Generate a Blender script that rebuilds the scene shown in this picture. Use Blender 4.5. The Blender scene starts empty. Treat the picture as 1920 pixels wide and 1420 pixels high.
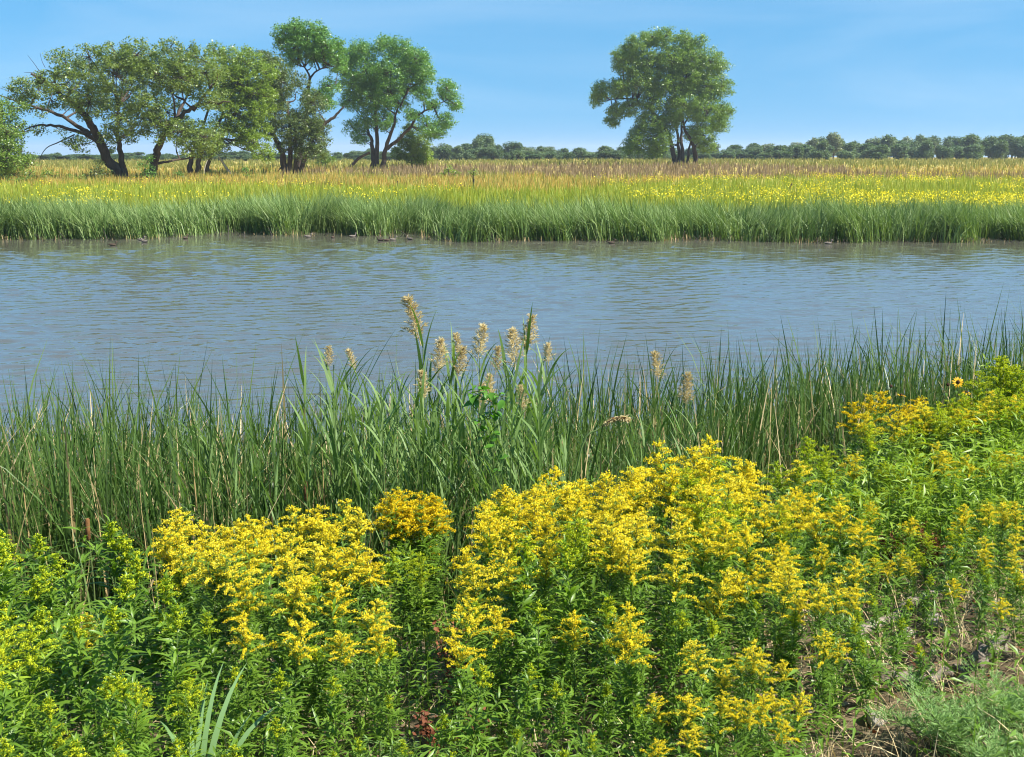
import bpy, math, random
import numpy as np
from mathutils import Vector, Matrix

# ------------------------------------------------------------------ camera, sky, sun, exposure
SC = bpy.context.scene
COL = SC.collection
CAM_Z = 3.7
PITCH = math.radians(11.27)
FPX = 2133.0                                   # focal length in pixels of the 1920 wide photograph
cam = bpy.data.cameras.new('camera')
cam.sensor_width = 36.0
cam.lens = 36.0 * FPX / 1920.0
cam.clip_start = 0.05
cam.clip_end = 9000
cam_o = bpy.data.objects.new('camera', cam)
COL.objects.link(cam_o)
cam_o.location = (0, 0, CAM_Z)
cam_o.rotation_euler = (math.pi / 2 - PITCH, 0, 0)
SC.camera = cam_o

SUN_AZ, SUN_EL = math.radians(110), math.radians(49)     # azimuth from +Y (view) towards +X (right)
world = bpy.data.worlds.new('World')
SC.world = world
world.use_nodes = True
wn = world.node_tree
sky = wn.nodes.new('ShaderNodeTexSky')
sky.sky_type = 'NISHITA'
sky.sun_disc = False
sky.sun_elevation = SUN_EL
sky.sun_rotation = SUN_AZ
sky.altitude = 0
sky.air_density = 1.0
sky.dust_density = 0.6
sky.ozone_density = 3.0
bg = wn.nodes['Background']
bg.inputs['Strength'].default_value = 0.075
# the whole sky is read a little higher up than the view direction (clear dry air, no milky horizon), evenly all round
tc_ = wn.nodes.new('ShaderNodeTexCoord'); va_ = wn.nodes.new('ShaderNodeVectorMath'); va_.operation = 'MULTIPLY_ADD'; va_.inputs[1].default_value = (1, 1, .42); va_.inputs[2].default_value = (0, 0, .17)
nm_ = wn.nodes.new('ShaderNodeVectorMath'); nm_.operation = 'NORMALIZE'
hs_ = wn.nodes.new('ShaderNodeHueSaturation'); hs_.inputs['Saturation'].default_value = 1.36; hs_.inputs['Hue'].default_value = .49
wn.links.new(tc_.outputs['Generated'], va_.inputs[0]); wn.links.new(va_.outputs[0], nm_.inputs[0]); wn.links.new(nm_.outputs[0], sky.inputs[0])
wn.links.new(sky.outputs[0], hs_.inputs['Color'])
# thin high cloud veil, the same all round the sky
mp_ = wn.nodes.new('ShaderNodeMapping'); mp_.inputs['Scale'].default_value = (1.6, 1.6, 11)
ns_ = wn.nodes.new('ShaderNodeTexNoise'); ns_.inputs['Scale'].default_value = 1.3; ns_.inputs['Detail'].default_value = 5; ns_.inputs['Distortion'].default_value = .6
mr_ = wn.nodes.new('ShaderNodeMapRange'); mr_.inputs[1].default_value = .48; mr_.inputs[2].default_value = .75; mr_.inputs[4].default_value = .2
mx_ = wn.nodes.new('ShaderNodeMix'); mx_.data_type = 'RGBA'; mx_.inputs[7].default_value = (5.2, 6.0, 6.8, 1)
wn.links.new(tc_.outputs['Generated'], mp_.inputs[0]); wn.links.new(mp_.outputs[0], ns_.inputs[0]); wn.links.new(ns_.outputs[0], mr_.inputs[0])
wn.links.new(mr_.outputs[0], mx_.inputs[0]); wn.links.new(hs_.outputs[0], mx_.inputs[6]); wn.links.new(mx_.outputs[2], bg.inputs[0])

sun = bpy.data.lights.new('sun', 'SUN')
sun.energy = 5.0
sun.angle = math.radians(0.53)
sun.color = (1.0, 0.955, 0.88)
sun_o = bpy.data.objects.new('sun', sun)
COL.objects.link(sun_o)
sd = Vector((math.cos(SUN_EL) * math.sin(SUN_AZ), math.cos(SUN_EL) * math.cos(SUN_AZ), math.sin(SUN_EL)))
sun_o.rotation_euler = sd.to_track_quat('Z', 'Y').to_euler()
sun_o.location = sd * 60

SC.view_settings.view_transform = 'Standard'
SC.view_settings.look = 'None'
SC.view_settings.exposure = 1.25
SC.view_settings.gamma = 1.0
SC.view_settings.use_curve_mapping = False
SC.cycles.filter_width = 1.1
SC.cycles.max_bounces = 8
SC.cycles.diffuse_bounces = 3
SC.cycles.transmission_bounces = 4
SC.cycles.caustics_reflective = False
SC.cycles.caustics_refractive = False

rng = np.random.default_rng(11)
R = random.Random(5)
PI = math.pi

# ------------------------------------------------------------------ helpers
def P(px, py, Y):
    """point at ground distance Y seen at photograph pixel (px, py); used to survey positions"""
    u, v = (px - 960) / FPX, (710 - py) / FPX
    d = np.array([u, math.cos(PITCH) + v * math.sin(PITCH), -math.sin(PITCH) + v * math.cos(PITCH)])
    d = d * (Y / d[1])
    return np.array([d[0], d[1], CAM_Z + d[2]])

def smooth(a, b, x):
    t = np.clip((x - a) / (b - a), 0, 1)
    return t * t * (3 - 2 * t)

_ny = [(-60, 2.6), (-10, 2.2), (0, 2.05), (3, 1.75), (4, 1.55), (5, 1.3), (6, 1.0), (7, .62), (8, .28), (9, .04), (10, -.15), (12, -.45), (16, -.9), (44, -.9)]
_fy = [(-8, -.9), (-4, -.55), (-1, -.3), (0, -.2), (2, -.08), (4, .08), (6, .2), (12, .35), (40, .55), (100, .7), (140, .95), (200, 1.0), (330, .85), (520, .85), (700, -3), (1000, -12), (6000, -110)]
def bank_off(x):
    return 2.6 * smooth(0.4, 3.6, x) + 0.35 * np.sin(x * 0.9) * smooth(-9, -1, x) * .6
def far_shore(x):
    """distance of the far waterline"""
    x = np.asarray(x, float)
    b = 49.6 + 0.5 * np.sin(x * 0.31) + 0.3 * np.sin(x * .83 + 1)
    b = b + 2.6 * smooth(-16, -12.5, x) * (1 - smooth(-4.6, -2.6, x))
    b = b - 0.9 * smooth(-3.2, -2.0, x)
    return b
def gz(x, y):
    x = np.asarray(x, float); y = np.asarray(y, float)
    near = np.interp(y - bank_off(x), [a for a, _ in _ny], [b for _, b in _ny])
    far = np.interp(y - far_shore(x), [a for a, _ in _fy], [b for _, b in _fy])
    z = np.where(y < 30, near, far)
    z = z + 0.04 * np.sin(x * 1.7 + y * .6) * np.sin(y * 1.3 - x * .4) * (np.abs(z) < 2.7)
    z = z + smooth(150, 230, y) * 0.25 * smooth(-20, 30, x)
    return z
def g1(x, y):
    return float(gz(x, y))

ORD = 'first second third fourth fifth sixth seventh eighth ninth tenth eleventh twelfth thirteenth fourteenth fifteenth sixteenth seventeenth eighteenth nineteenth twentieth'.split() + ['twenty-' + w for w in 'first second third fourth fifth sixth seventh eighth ninth'.split()]
class MB:
    def __init__(s):
        s.V = []; s.F = []; s.M = []; s.n = 0
    def add(s, V, F, mat=0):
        V = np.asarray(V, np.float32).reshape(-1, 3)
        F = np.asarray(F, np.int32)
        s.V.append(V); s.F.append(F + s.n); s.M.append(np.full(len(F), mat, np.int32)); s.n += len(V)
    def mesh(s, name, mats, smooth_=False):
        me = bpy.data.meshes.new(name)
        V = np.concatenate(s.V)
        me.vertices.add(len(V)); me.vertices.foreach_set('co', V.ravel())
        tot = np.concatenate([np.full(len(f), f.shape[1], np.int32) for f in s.F])
        loops = np.concatenate([f.ravel() for f in s.F])
        st = np.zeros(len(tot), np.int32); st[1:] = np.cumsum(tot)[:-1]
        me.loops.add(len(loops)); me.loops.foreach_set('vertex_index', loops)
        me.polygons.add(len(tot)); me.polygons.foreach_set('loop_start', st)
        try: me.polygons.foreach_set('loop_total', tot)
        except Exception: pass
        me.polygons.foreach_set('material_index', np.concatenate(s.M))
        if smooth_: me.polygons.foreach_set('use_smooth', np.ones(len(tot), bool))
        for m in (mats if isinstance(mats, (list, tuple)) else [mats]): me.materials.append(m)
        me.update(calc_edges=True)
        return me

def link(name, data, parent=None, loc=None, rot=None, scale=None):
    o = bpy.data.objects.new(name, data); COL.objects.link(o)
    if parent: o.parent = parent
    if loc is not None: o.location = [float(c) for c in loc]
    if rot is not None: o.rotation_euler = rot
    if scale is not None: o.scale = (scale,) * 3 if isinstance(scale, (int, float)) else scale
    return o
def tag(o, label=None, cat=None, group=None, kind=None):
    if label: o['label'] = label
    if cat: o['category'] = cat
    if group: o['group'] = group
    if kind: o['kind'] = kind
    return o
def thing(name, loc, label, cat, group=None, rz=0, scale=None):
    return tag(link(name, None, None, loc, (0, 0, rz), scale), label, cat, group)

def tube(mb, path, rad, sides=6, mat=0, cap=True):
    path = np.asarray(path, float); n = len(path)
    rad = np.broadcast_to(np.asarray(rad, float), (n,))
    tan = np.gradient(path, axis=0); tan /= np.linalg.norm(tan, axis=1)[:, None] + 1e-9
    ref = np.array([0.31, 0.95, 0.05]) if abs(tan[0, 2]) > .5 else np.array([0.1, 0.05, 1.0])
    V = []
    a = np.arange(sides) * 2 * PI / sides
    for i in range(n):
        s = np.cross(tan[i], ref); s /= np.linalg.norm(s) + 1e-9
        t = np.cross(s, tan[i])
        V.append(path[i] + rad[i] * (np.cos(a)[:, None] * s + np.sin(a)[:, None] * t))
    V = np.concatenate(V)
    F = []
    for i in range(n - 1):
        for j in range(sides):
            k = (j + 1) % sides
            F.append((i * sides + j, i * sides + k, (i + 1) * sides + k, (i + 1) * sides + j))
    mb.add(V, np.array(F), mat)
    if cap:
        V2 = np.concatenate([V[-sides:], path[-1:], V[:sides], path[:1]])
        F2 = [(j, (j + 1) % sides, sides) for j in range(sides)] + [(sides + 1 + (j + 1) % sides, sides + 1 + j, 2 * sides + 1) for j in range(sides)]
        mb.add(V2, np.array(F2), mat)

def curve_pts(pts, n):
    """smooth resample (Catmull-Rom) of control points"""
    pts = np.asarray(pts, float)
    if len(pts) < 3:
        t = np.linspace(0, 1, n)[:, None]; return pts[0] * (1 - t) + pts[-1] * t
    q = np.concatenate([[2 * pts[0] - pts[1]], pts, [2 * pts[-1] - pts[-2]]])
    out = []
    for u in np.linspace(0, len(pts) - 1, n):
        i = min(int(u), len(pts) - 2); t = u - i
        a, b, c, d = q[i:i + 4]
        out.append(.5 * ((2 * b) + (c - a) * t + (2 * a - 5 * b + 4 * c - d) * t * t + (3 * b - a - 3 * c + d) * t ** 3))
    return np.array(out)

def ribbons(mb, base, az, tilt, bend, L, W, S=5, tw=None, mat=0, prof=None, power=1.5):
    base = np.asarray(base, float); N = len(base)
    az, tilt, bend, L, W = [np.broadcast_to(np.asarray(q, float), (N,)) for q in (az, tilt, bend, L, W)]
    if tw is None: tw = np.zeros(N)
    t = np.linspace(0, 1, S + 1)
    if prof is None: prof = np.interp(t, [0, .15, .5, .8, 1], [.6, .9, 1, .62, .06])
    a = tilt[:, None] + bend[:, None] * t[None, :] ** power
    step = (L / S)[:, None]
    am = .5 * (a[:, 1:] + a[:, :-1])
    h = np.concatenate([np.zeros((N, 1)), np.cumsum(np.sin(am) * step, 1)], 1)
    z = np.concatenate([np.zeros((N, 1)), np.cumsum(np.cos(am) * step, 1)], 1)
    p = np.stack([base[:, :1] + h * np.cos(az)[:, None], base[:, 1:2] + h * np.sin(az)[:, None], base[:, 2:] + z], 2)
    ang = az[:, None] + PI / 2 + tw[:, None] * (0.3 + t[None, :])
    side = np.stack([np.cos(ang), np.sin(ang), np.zeros_like(ang)], 2) * (W[:, None] * prof[None, :] * .5)[:, :, None]
    V = np.stack([p - side, p + side], 2).reshape(-1, 3)
    i = np.arange(S)[None, :] * 2 + (np.arange(N) * (S + 1) * 2)[:, None]
    F = np.stack([i, i + 1, i + 3, i + 2], 2).reshape(-1, 4)
    mb.add(V, F, mat)

def leaf_tpl(width=.2, droop=.25, fold=.25, rows=((.0, .0), (.22, .75), (.5, 1.), (.78, .62), (1., .0))):
    """unit leaf along +X with a folded midrib"""
    V = []; F = []
    prev = None
    for t, w in rows:
        z = -droop * t * t + .06 * math.sin(t * PI)
        if w == 0:
            V.append((t, 0, z)); cur = (len(V) - 1,)
        else:
            hw = w * width * .5
            V += [(t, hw, z + fold * hw), (t, 0, z), (t, -hw, z + fold * hw)]; cur = (len(V) - 3, len(V) - 2, len(V) - 1)
        if prev is not None:
            if len(prev) == 1 and len(cur) == 3: F += [(prev[0], cur[1], cur[0]), (prev[0], cur[2], cur[1])]
            elif len(prev) == 3 and len(cur) == 3: F += [(prev[0], prev[1], cur[1]), (prev[0], cur[1], cur[0]), (prev[1], prev[2], cur[2]), (prev[1], cur[2], cur[1])]
            elif len(prev) == 3 and len(cur) == 1: F += [(prev[0], prev[1], cur[0]), (prev[1], prev[2], cur[0])]
        prev = cur
    return np.array(V, float), np.array(F, int)

def rotmats(az, pitch, roll):
    ca, sa, cp, sp, cr, sr = np.cos(az), np.sin(az), np.cos(pitch), np.sin(pitch), np.cos(roll), np.sin(roll)
    o = np.zeros_like(ca); e = np.ones_like(ca)
    Rz = np.stack([np.stack([ca, -sa, o], -1), np.stack([sa, ca, o], -1), np.stack([o, o, e], -1)], -2)
    Ry = np.stack([np.stack([cp, o, -sp], -1), np.stack([o, e, o], -1), np.stack([sp, o, cp], -1)], -2)
    Rx = np.stack([np.stack([e, o, o], -1), np.stack([o, cr, -sr], -1), np.stack([o, sr, cr], -1)], -2)
    return Rz @ Ry @ Rx

def scatter(mb, tpl, pos, az, pitch, roll, size, mat=0):
    TV, TF = tpl
    M = rotmats(np.asarray(az, float), np.asarray(pitch, float), np.asarray(roll, float))
    V = np.einsum('nij,kj->nki', M, TV) * np.asarray(size, float)[:, None, None] + np.asarray(pos, float)[:, None, :]
    F = TF[None] + (np.arange(len(V)) * len(TV))[:, None, None]
    mb.add(V.reshape(-1, 3), F.reshape(-1, TF.shape[1]), mat)

# ------------------------------------------------------------------ materials
def new_mat(name):
    m = bpy.data.materials.new(name); m.use_nodes = True
    nt = m.node_tree; nt.nodes.clear()
    return m, nt, nt.nodes.new, nt.links.new
def ramp(nt, stops):
    r = nt.nodes.new('ShaderNodeValToRGB'); e = r.color_ramp.elements
    while len(e) < len(stops): e.new(.5)
    for k, (p, c) in enumerate(stops): e[k].position = p; e[k].color = (*c, 1)
    return r
def leaf_mat(name, cols, trans=.35, rough=.42, spec=.4, tint=(1.25, 1.35, .55), objvar=.5):
    m, nt, N, Lk = new_mat(name)
    geo = N('ShaderNodeNewGeometry'); oi = N('ShaderNodeObjectInfo')
    mx = N('ShaderNodeMath'); mx.operation = 'MULTIPLY_ADD'; mx.inputs[1].default_value = objvar
    sc = N('ShaderNodeMath'); sc.operation = 'MULTIPLY'; sc.inputs[1].default_value = 1 - objvar
    Lk(geo.outputs['Random Per Island'], sc.inputs[0]); Lk(oi.outputs['Random'], mx.inputs[0]); Lk(sc.outputs[0], mx.inputs[2])
    k = len(cols); r = ramp(nt, [(i / max(1, k - 1), c) for i, c in enumerate(cols)])
    Lk(mx.outputs[0], r.inputs[0])
    b = N('ShaderNodeBsdfPrincipled'); b.inputs['Roughness'].default_value = rough; b.inputs['Specular IOR Level'].default_value = spec
    Lk(r.outputs[0], b.inputs['Base Color'])
    t = N('ShaderNodeBsdfTranslucent'); tm = N('ShaderNodeMix'); tm.data_type = 'RGBA'; tm.blend_type = 'MULTIPLY'; tm.inputs[0].default_value = 1
    Lk(r.outputs[0], tm.inputs[6]); tm.inputs[7].default_value = (*tint, 1); Lk(tm.outputs[2], t.inputs[0])
    ms = N('ShaderNodeMixShader'); ms.inputs[0].default_value = trans
    Lk(b.outputs[0], ms.inputs[1]); Lk(t.outputs[0], ms.inputs[2])
    o = N('ShaderNodeOutputMaterial'); Lk(ms.outputs[0], o.inputs[0])
    return m
def noise_mat(name, stops, scale=6, rough=.85, bump=.3, detail=6, stretch=(1, 1, 1), spec=.2, dist=.02):
    m, nt, N, Lk = new_mat(name)
    tc = N('ShaderNodeTexCoord'); mp = N('ShaderNodeMapping'); mp.inputs['Scale'].default_value = stretch
    n = N('ShaderNodeTexNoise'); n.inputs['Scale'].default_value = scale; n.inputs['Detail'].default_value = detail; n.inputs['Roughness'].default_value = .65
    Lk(tc.outputs['Object'], mp.inputs[0]); Lk(mp.outputs[0], n.inputs[0])
    r = ramp(nt, stops); Lk(n.outputs[0], r.inputs[0])
    b = N('ShaderNodeBsdfPrincipled'); b.inputs['Roughness'].default_value = rough; b.inputs['Specular IOR Level'].default_value = spec
    Lk(r.outputs[0], b.inputs['Base Color'])
    bp = N('ShaderNodeBump'); bp.inputs['Strength'].default_value = bump; bp.inputs['Distance'].default_value = dist
    Lk(n.outputs[0], bp.inputs['Height']); Lk(bp.outputs[0], b.inputs['Normal'])
    o = N('ShaderNodeOutputMaterial'); Lk(b.outputs[0], o.inputs[0])
    return m

M = {}
M['gr_leaf'] = leaf_mat('goldenrod_leaf', [(.075, .145, .014), (.125, .225, .022), (.185, .3, .035)], .42, .4, .4)
M['gr_leaf_light'] = leaf_mat('goldenrod_leaf_light', [(.15, .24, .02), (.22, .33, .028), (.29, .4, .035)], .42, .42, .4)
M['gr_stem'] = leaf_mat('goldenrod_stem', [(.07, .11, .03), (.1, .13, .04)], .05, .6, .3)
M['yellow'] = leaf_mat('goldenrod_flower', [(.77, .62, .016), (.85, .74, .04), (.9, .84, .13)], .35, .7, .15, (1.1, 1.0, .5), .25)
M['orange'] = leaf_mat('goldenrod_flower_deep', [(.68, .49, .008), (.78, .61, .015), (.85, .72, .04)], .3, .7, .15, (1.1, 1.0, .5), .2)
M['lime'] = leaf_mat('goldenrod_bud', [(.34, .44, .02), (.48, .56, .025), (.64, .64, .03)], .35, .6, .2, (1.1, 1.05, .5), .4)
M['reed_leaf'] = leaf_mat('cattail_leaf', [(.02, .05, .009), (.042, .09, .016), (.078, .14, .03), (.15, .21, .06)], .28, .4, .4)
M['straw'] = leaf_mat('straw', [(.28, .2, .08), (.42, .32, .15), (.55, .45, .25)], .2, .6, .3, (1, .95, .7))
M['phrag'] = leaf_mat('common_reed_leaf', [(.09, .165, .035), (.15, .24, .065), (.22, .31, .11)], .38, .55, .3)
M['plume'] = leaf_mat('reed_plume', [(.42, .34, .15), (.6, .51, .27), (.76, .68, .42)], .45, .7, .15, (1.1, 1, .75))
M['spike'] = noise_mat('cattail_spike', [(.3, (.1, .045, .015)), (.7, (.2, .1, .035))], 40, .9, .3)
M['far_reed'] = leaf_mat('far_cattail_leaf', [(.03, .07, .014), (.065, .13, .028), (.125, .2, .05), (.26, .33, .12)], .25, .5, .25)
M['bark'] = noise_mat('bark', [(.25, (.035, .026, .02)), (.6, (.085, .065, .05)), (.85, (.15, .12, .095))], 3, .95, .8, 8, (1, 1, .25), .1, .08)
M['deadwood'] = noise_mat('weathered_wood', [(.3, (.06, .045, .03)), (.5, (.2, .165, .125)), (.75, (.38, .34, .28))], 22, .95, 1, 9, (.5, 1, 1.6), .1, .02)
M['paletwig'] = noise_mat('dead_branch', [(.3, (.25, .22, .18)), (.7, (.45, .4, .33))], 6, .9, .4)
M['rock'] = noise_mat('rock', [(.3, (.2, .17, .13)), (.55, (.38, .34, .28)), (.8, (.5, .46, .4))], 8, .9, .7, 8, (1, 1, 1), .2, .03)
M['rust'] = leaf_mat('dead_seed_head', [(.09, .028, .012), (.15, .05, .02), (.22, .09, .035)], .2, .7, .2, (1, .8, .6))
M['feather'] = leaf_mat('feathery_leaf', [(.11, .2, .05), (.16, .27, .07), (.2, .32, .1)], .35, .55, .25)
M['pale_blade'] = leaf_mat('broad_blade', [(.13, .24, .08), (.2, .32, .13)], .3, .4, .4)
M['vine'] = leaf_mat('vine_leaf', [(.07, .19, .02), (.12, .28, .03)], .35, .4, .4)
M['petal'] = leaf_mat('sunflower_petal', [(.75, .38, .01), (.8, .48, .02)], .3, .6, .2, (1, .9, .5))
M['disc'] = noise_mat('sunflower_disc', [(.3, (.02, .01, .006)), (.7, (.06, .03, .012))], 200, .9, .4)
M['duck'] = noise_mat('duck_brown', [(.3, (.03, .022, .015)), (.7, (.09, .065, .045))], 14, .8, .1)
M['duck_pale'] = noise_mat('duck_grey', [(.3, (.09, .075, .06)), (.7, (.2, .17, .14))], 14, .8, .1)
M['post'] = noise_mat('fence_post', [(.3, (.02, .017, .014)), (.7, (.07, .06, .05))], 8, .9, .4)
M['tan_grass'] = leaf_mat('tan_grass', [(.34, .23, .055), (.44, .32, .075), (.52, .4, .12)], .4, .6, .2, (1.1, 1, .7), 0)
M['olive_grass'] = leaf_mat('olive_grass', [(.16, .19, .045), (.22, .23, .055), (.3, .28, .075)], .4, .6, .2, (1.1, 1, .7), 0)
M['plum_grass'] = leaf_mat('plum_grass', [(.17, .125, .08), (.22, .165, .095), (.3, .23, .12)], .35, .7, .15, (1.1, 1, .8), 0)
M['field_green'] = leaf_mat('field_green', [(.17, .25, .025), (.25, .31, .035), (.36, .35, .05)], .4, .5, .3, (1.2, 1.2, .5), 0)
def crown(name, cols, trans=.38, spec=.5): return leaf_mat(name, [tuple(1.15 * q for q in c) for c in cols], trans, .38, spec, (1.3, 1.4, .5), 0)
M['cw_olive'] = crown('cottonwood_olive', [(.085, .125, .024), (.135, .19, .04), (.21, .27, .08)])
M['cw_green'] = crown('cottonwood_green', [(.06, .14, .026), (.1, .21, .04), (.16, .28, .07)])
M['cw_lime'] = crown('cottonwood_lime', [(.1, .16, .018), (.15, .22, .025), (.21, .28, .05)])
M['cw_dark'] = crown('cottonwood_dark', [(.055, .085, .022), (.09, .13, .035), (.14, .18, .06)])
M['cw_mid'] = crown('cottonwood_mid', [(.08, .145, .02), (.125, .205, .033), (.2, .28, .065)])
M['far_leaf'] = leaf_mat('far_tree_leaf', [(.075, .125, .05), (.1, .155, .06), (.14, .19, .08)], .3, .5, .3, (1.2, 1.3, .6), .6)
M['far_leaf_pale'] = leaf_mat('far_tree_pale_leaf', [(.12, .16, .08), (.17, .21, .11), (.24, .27, .16)], .3, .4, .4, (1.2, 1.3, .6), .4)

def ground_material():
    m, nt, N, Lk = new_mat('ground_soil_and_field')
    geo = N('ShaderNodeNewGeometry'); sep = N('ShaderNodeSeparateXYZ'); Lk(geo.outputs['Position'], sep.inputs[0])
    n1 = N('ShaderNodeTexNoise'); n1.inputs['Scale'].default_value = 7.0; n1.inputs['Detail'].default_value = 8; Lk(geo.outputs['Position'], n1.inputs[0])
    soil = ramp(nt, [(.3, (.045, .032, .02)), (.5, (.12, .088, .052)), (.7, (.25, .195, .12))]); Lk(n1.outputs[0], soil.inputs[0])
    mp = N('ShaderNodeMapping'); mp.inputs['Scale'].default_value = (.018, .06, .1); Lk(geo.outputs['Position'], mp.inputs[0])
    n2 = N('ShaderNodeTexNoise'); n2.inputs['Scale'].default_value = 1; n2.inputs['Detail'].default_value = 5; Lk(mp.outputs[0], n2.inputs[0])
    fld = ramp(nt, [(.3, (.28, .3, .05)), (.45, (.4, .31, .08)), (.6, (.34, .26, .09)), (.75, (.4, .38, .06))]); Lk(n2.outputs[0], fld.inputs[0])
    ms = N('ShaderNodeMapRange'); ms.inputs[1].default_value = 54; ms.inputs[2].default_value = 64; Lk(sep.outputs['Y'], ms.inputs[0])
    mx = N('ShaderNodeMix'); mx.data_type = 'RGBA'; Lk(ms.outputs[0], mx.inputs[0]); Lk(soil.outputs[0], mx.inputs[6]); Lk(fld.outputs[0], mx.inputs[7])
    b = N('ShaderNodeBsdfPrincipled'); b.inputs['Roughness'].default_value = .95; b.inputs['Specular IOR Level'].default_value = .1
    Lk(mx.outputs[2], b.inputs['Base Color'])
    bp = N('ShaderNodeBump'); bp.inputs['Strength'].default_value = .6; bp.inputs['Distance'].default_value = .04; Lk(n1.outputs[0], bp.inputs['Height']); Lk(bp.outputs[0], b.inputs['Normal'])
    o = N('ShaderNodeOutputMaterial'); Lk(b.outputs[0], o.inputs[0])
    return m
def water_material():
    m, nt, N, Lk = new_mat('pond_water')
    geo = N('ShaderNodeNewGeometry')
    def nz(sx, sy, rot, detail, dist=0.0):
        mp = N('ShaderNodeMapping'); mp.inputs['Scale'].default_value = (sx, sy, 1); mp.inputs['Rotation'].default_value = (0, 0, rot)
        Lk(geo.outputs['Position'], mp.inputs[0])
        n = N('ShaderNodeTexNoise'); n.inputs['Scale'].default_value = 1; n.inputs['Detail'].default_value = detail; n.inputs['Roughness'].default_value = .55; n.inputs['Distortion'].default_value = dist
        Lk(mp.outputs[0], n.inputs[0]); return n
    a = nz(1.0, 2.6, .12, 3.0, .4); b2 = nz(3.2, 6.5, -.2, 3.0, .3); g = nz(.045, .1, .1, 2)
    gr = N('ShaderNodeMapRange'); gr.inputs[1].default_value = .35; gr.inputs[2].default_value = .65; gr.inputs[3].default_value = .55; gr.inputs[4].default_value = 1.15; Lk(g.outputs[0], gr.inputs[0])
    add = N('ShaderNodeMath'); add.operation = 'MULTIPLY_ADD'; add.inputs[1].default_value = .28; Lk(b2.outputs[0], add.inputs[0]); Lk(a.outputs[0], add.inputs[2])
    mul = N('ShaderNodeMath'); mul.operation = 'MULTIPLY'; Lk(add.outputs[0], mul.inputs[0]); Lk(gr.outputs[0], mul.inputs[1])
    bp = N('ShaderNodeBump'); bp.inputs['Strength'].default_value = 1; bp.inputs['Distance'].default_value = WAVE; Lk(mul.outputs[0], bp.inputs['Height'])
    b = N('ShaderNodeBsdfPrincipled'); b.inputs['Base Color'].default_value = (.088, .085, .064, 1)
    b.inputs['Roughness'].default_value = .06; b.inputs['IOR'].default_value = 2.0
    Lk(bp.outputs[0], b.inputs['Normal'])
    o = N('ShaderNodeOutputMaterial'); Lk(b.outputs[0], o.inputs[0])
    return m
WAVE = 0.02
HAZE = 0.0002

# ------------------------------------------------------------------ setting
def grid(xs, ys, zf):
    X, Y = np.meshgrid(xs, ys); Z = zf(X, Y)
    V = np.stack([X, Y, Z], 2).reshape(-1, 3); nx = len(xs)
    i = (np.arange(len(ys) - 1)[:, None] * nx + np.arange(nx - 1)[None, :]).ravel()
    return V, np.stack([i, i + 1, i + 1 + nx, i + nx], 1)
xs = np.unique(np.concatenate([np.linspace(-14, 16, 91), np.linspace(-80, 80, 101), np.linspace(-400, 400, 81), np.linspace(-3500, 3500, 29)]))
ys = np.unique(np.concatenate([np.linspace(-40, 0, 9), np.linspace(0, 20, 101), np.linspace(20, 44, 13), np.linspace(44, 62, 46), np.linspace(62, 260, 67), np.linspace(260, 1000, 38), np.linspace(1000, 6000, 21)]))
mb = MB(); mb.add(*grid(xs, ys, gz))
tag(link('ground', mb.mesh('ground', ground_material(), True)), kind='structure')
def wave_z(X, Y):
    r = np.random.default_rng(77); Z = np.zeros_like(X)
    patch = .9 + .2 * np.sin(X * .11 + Y * .23 + 1) * np.sin(X * .05 - Y * .31) + .1 * np.sin(Y * .7 + X * .13)
    for lam in np.geomspace(.15, .8, 46):
        th = r.normal(-PI / 2 + .15, .5); k = 2 * PI / lam
        slope = .032 * np.interp(lam, [.16, .3, .6, .9], [1.0, 1.1, .9, .5])
        ph = k * (X * math.cos(th) + Y * math.sin(th)) + r.uniform(0, 6.28)
        Z = Z + slope / k * (np.sin(ph) + .25 * np.cos(2 * ph))
    return Z * patch
near_y = np.concatenate([np.linspace(3, 7.4, 6), 7.5 * (57.5 / 7.5) ** np.linspace(0, 1, 450)])
X_, Y_ = np.meshgrid(np.linspace(-1, 1, 330), near_y)
X_ = X_ * np.maximum(7.0, Y_ * .62)
V_ = np.stack([X_, Y_, np.where(Y_ > 7.6, wave_z(X_, Y_), 0) * (np.abs(X_) < .99 * np.maximum(7.0, Y_ * .62))], 2).reshape(-1, 3)
i_ = (np.arange(len(near_y) - 1)[:, None] * 330 + np.arange(329)[None, :]).ravel()
mb = MB(); mb.add(V_, np.stack([i_, i_ + 1, i_ + 331, i_ + 330], 1))
for sg in (-1, 1):
    e = np.stack([np.stack([sg * np.maximum(7.0, near_y * .62), near_y, near_y * 0], 1), np.stack([np.full(len(near_y), sg * 400.0), near_y, near_y * 0], 1)], 1).reshape(-1, 3)
    k_ = np.arange(len(near_y) - 1) * 2
    q_ = np.stack([k_, k_ + 1, k_ + 3, k_ + 2], 1)
    mb.add(e, q_ if sg > 0 else q_[:, ::-1])
water = tag(link('water', mb.mesh('water', water_material(), True)), 'rippled blue brown pond water between the two banks', 'water', kind='structure')

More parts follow.
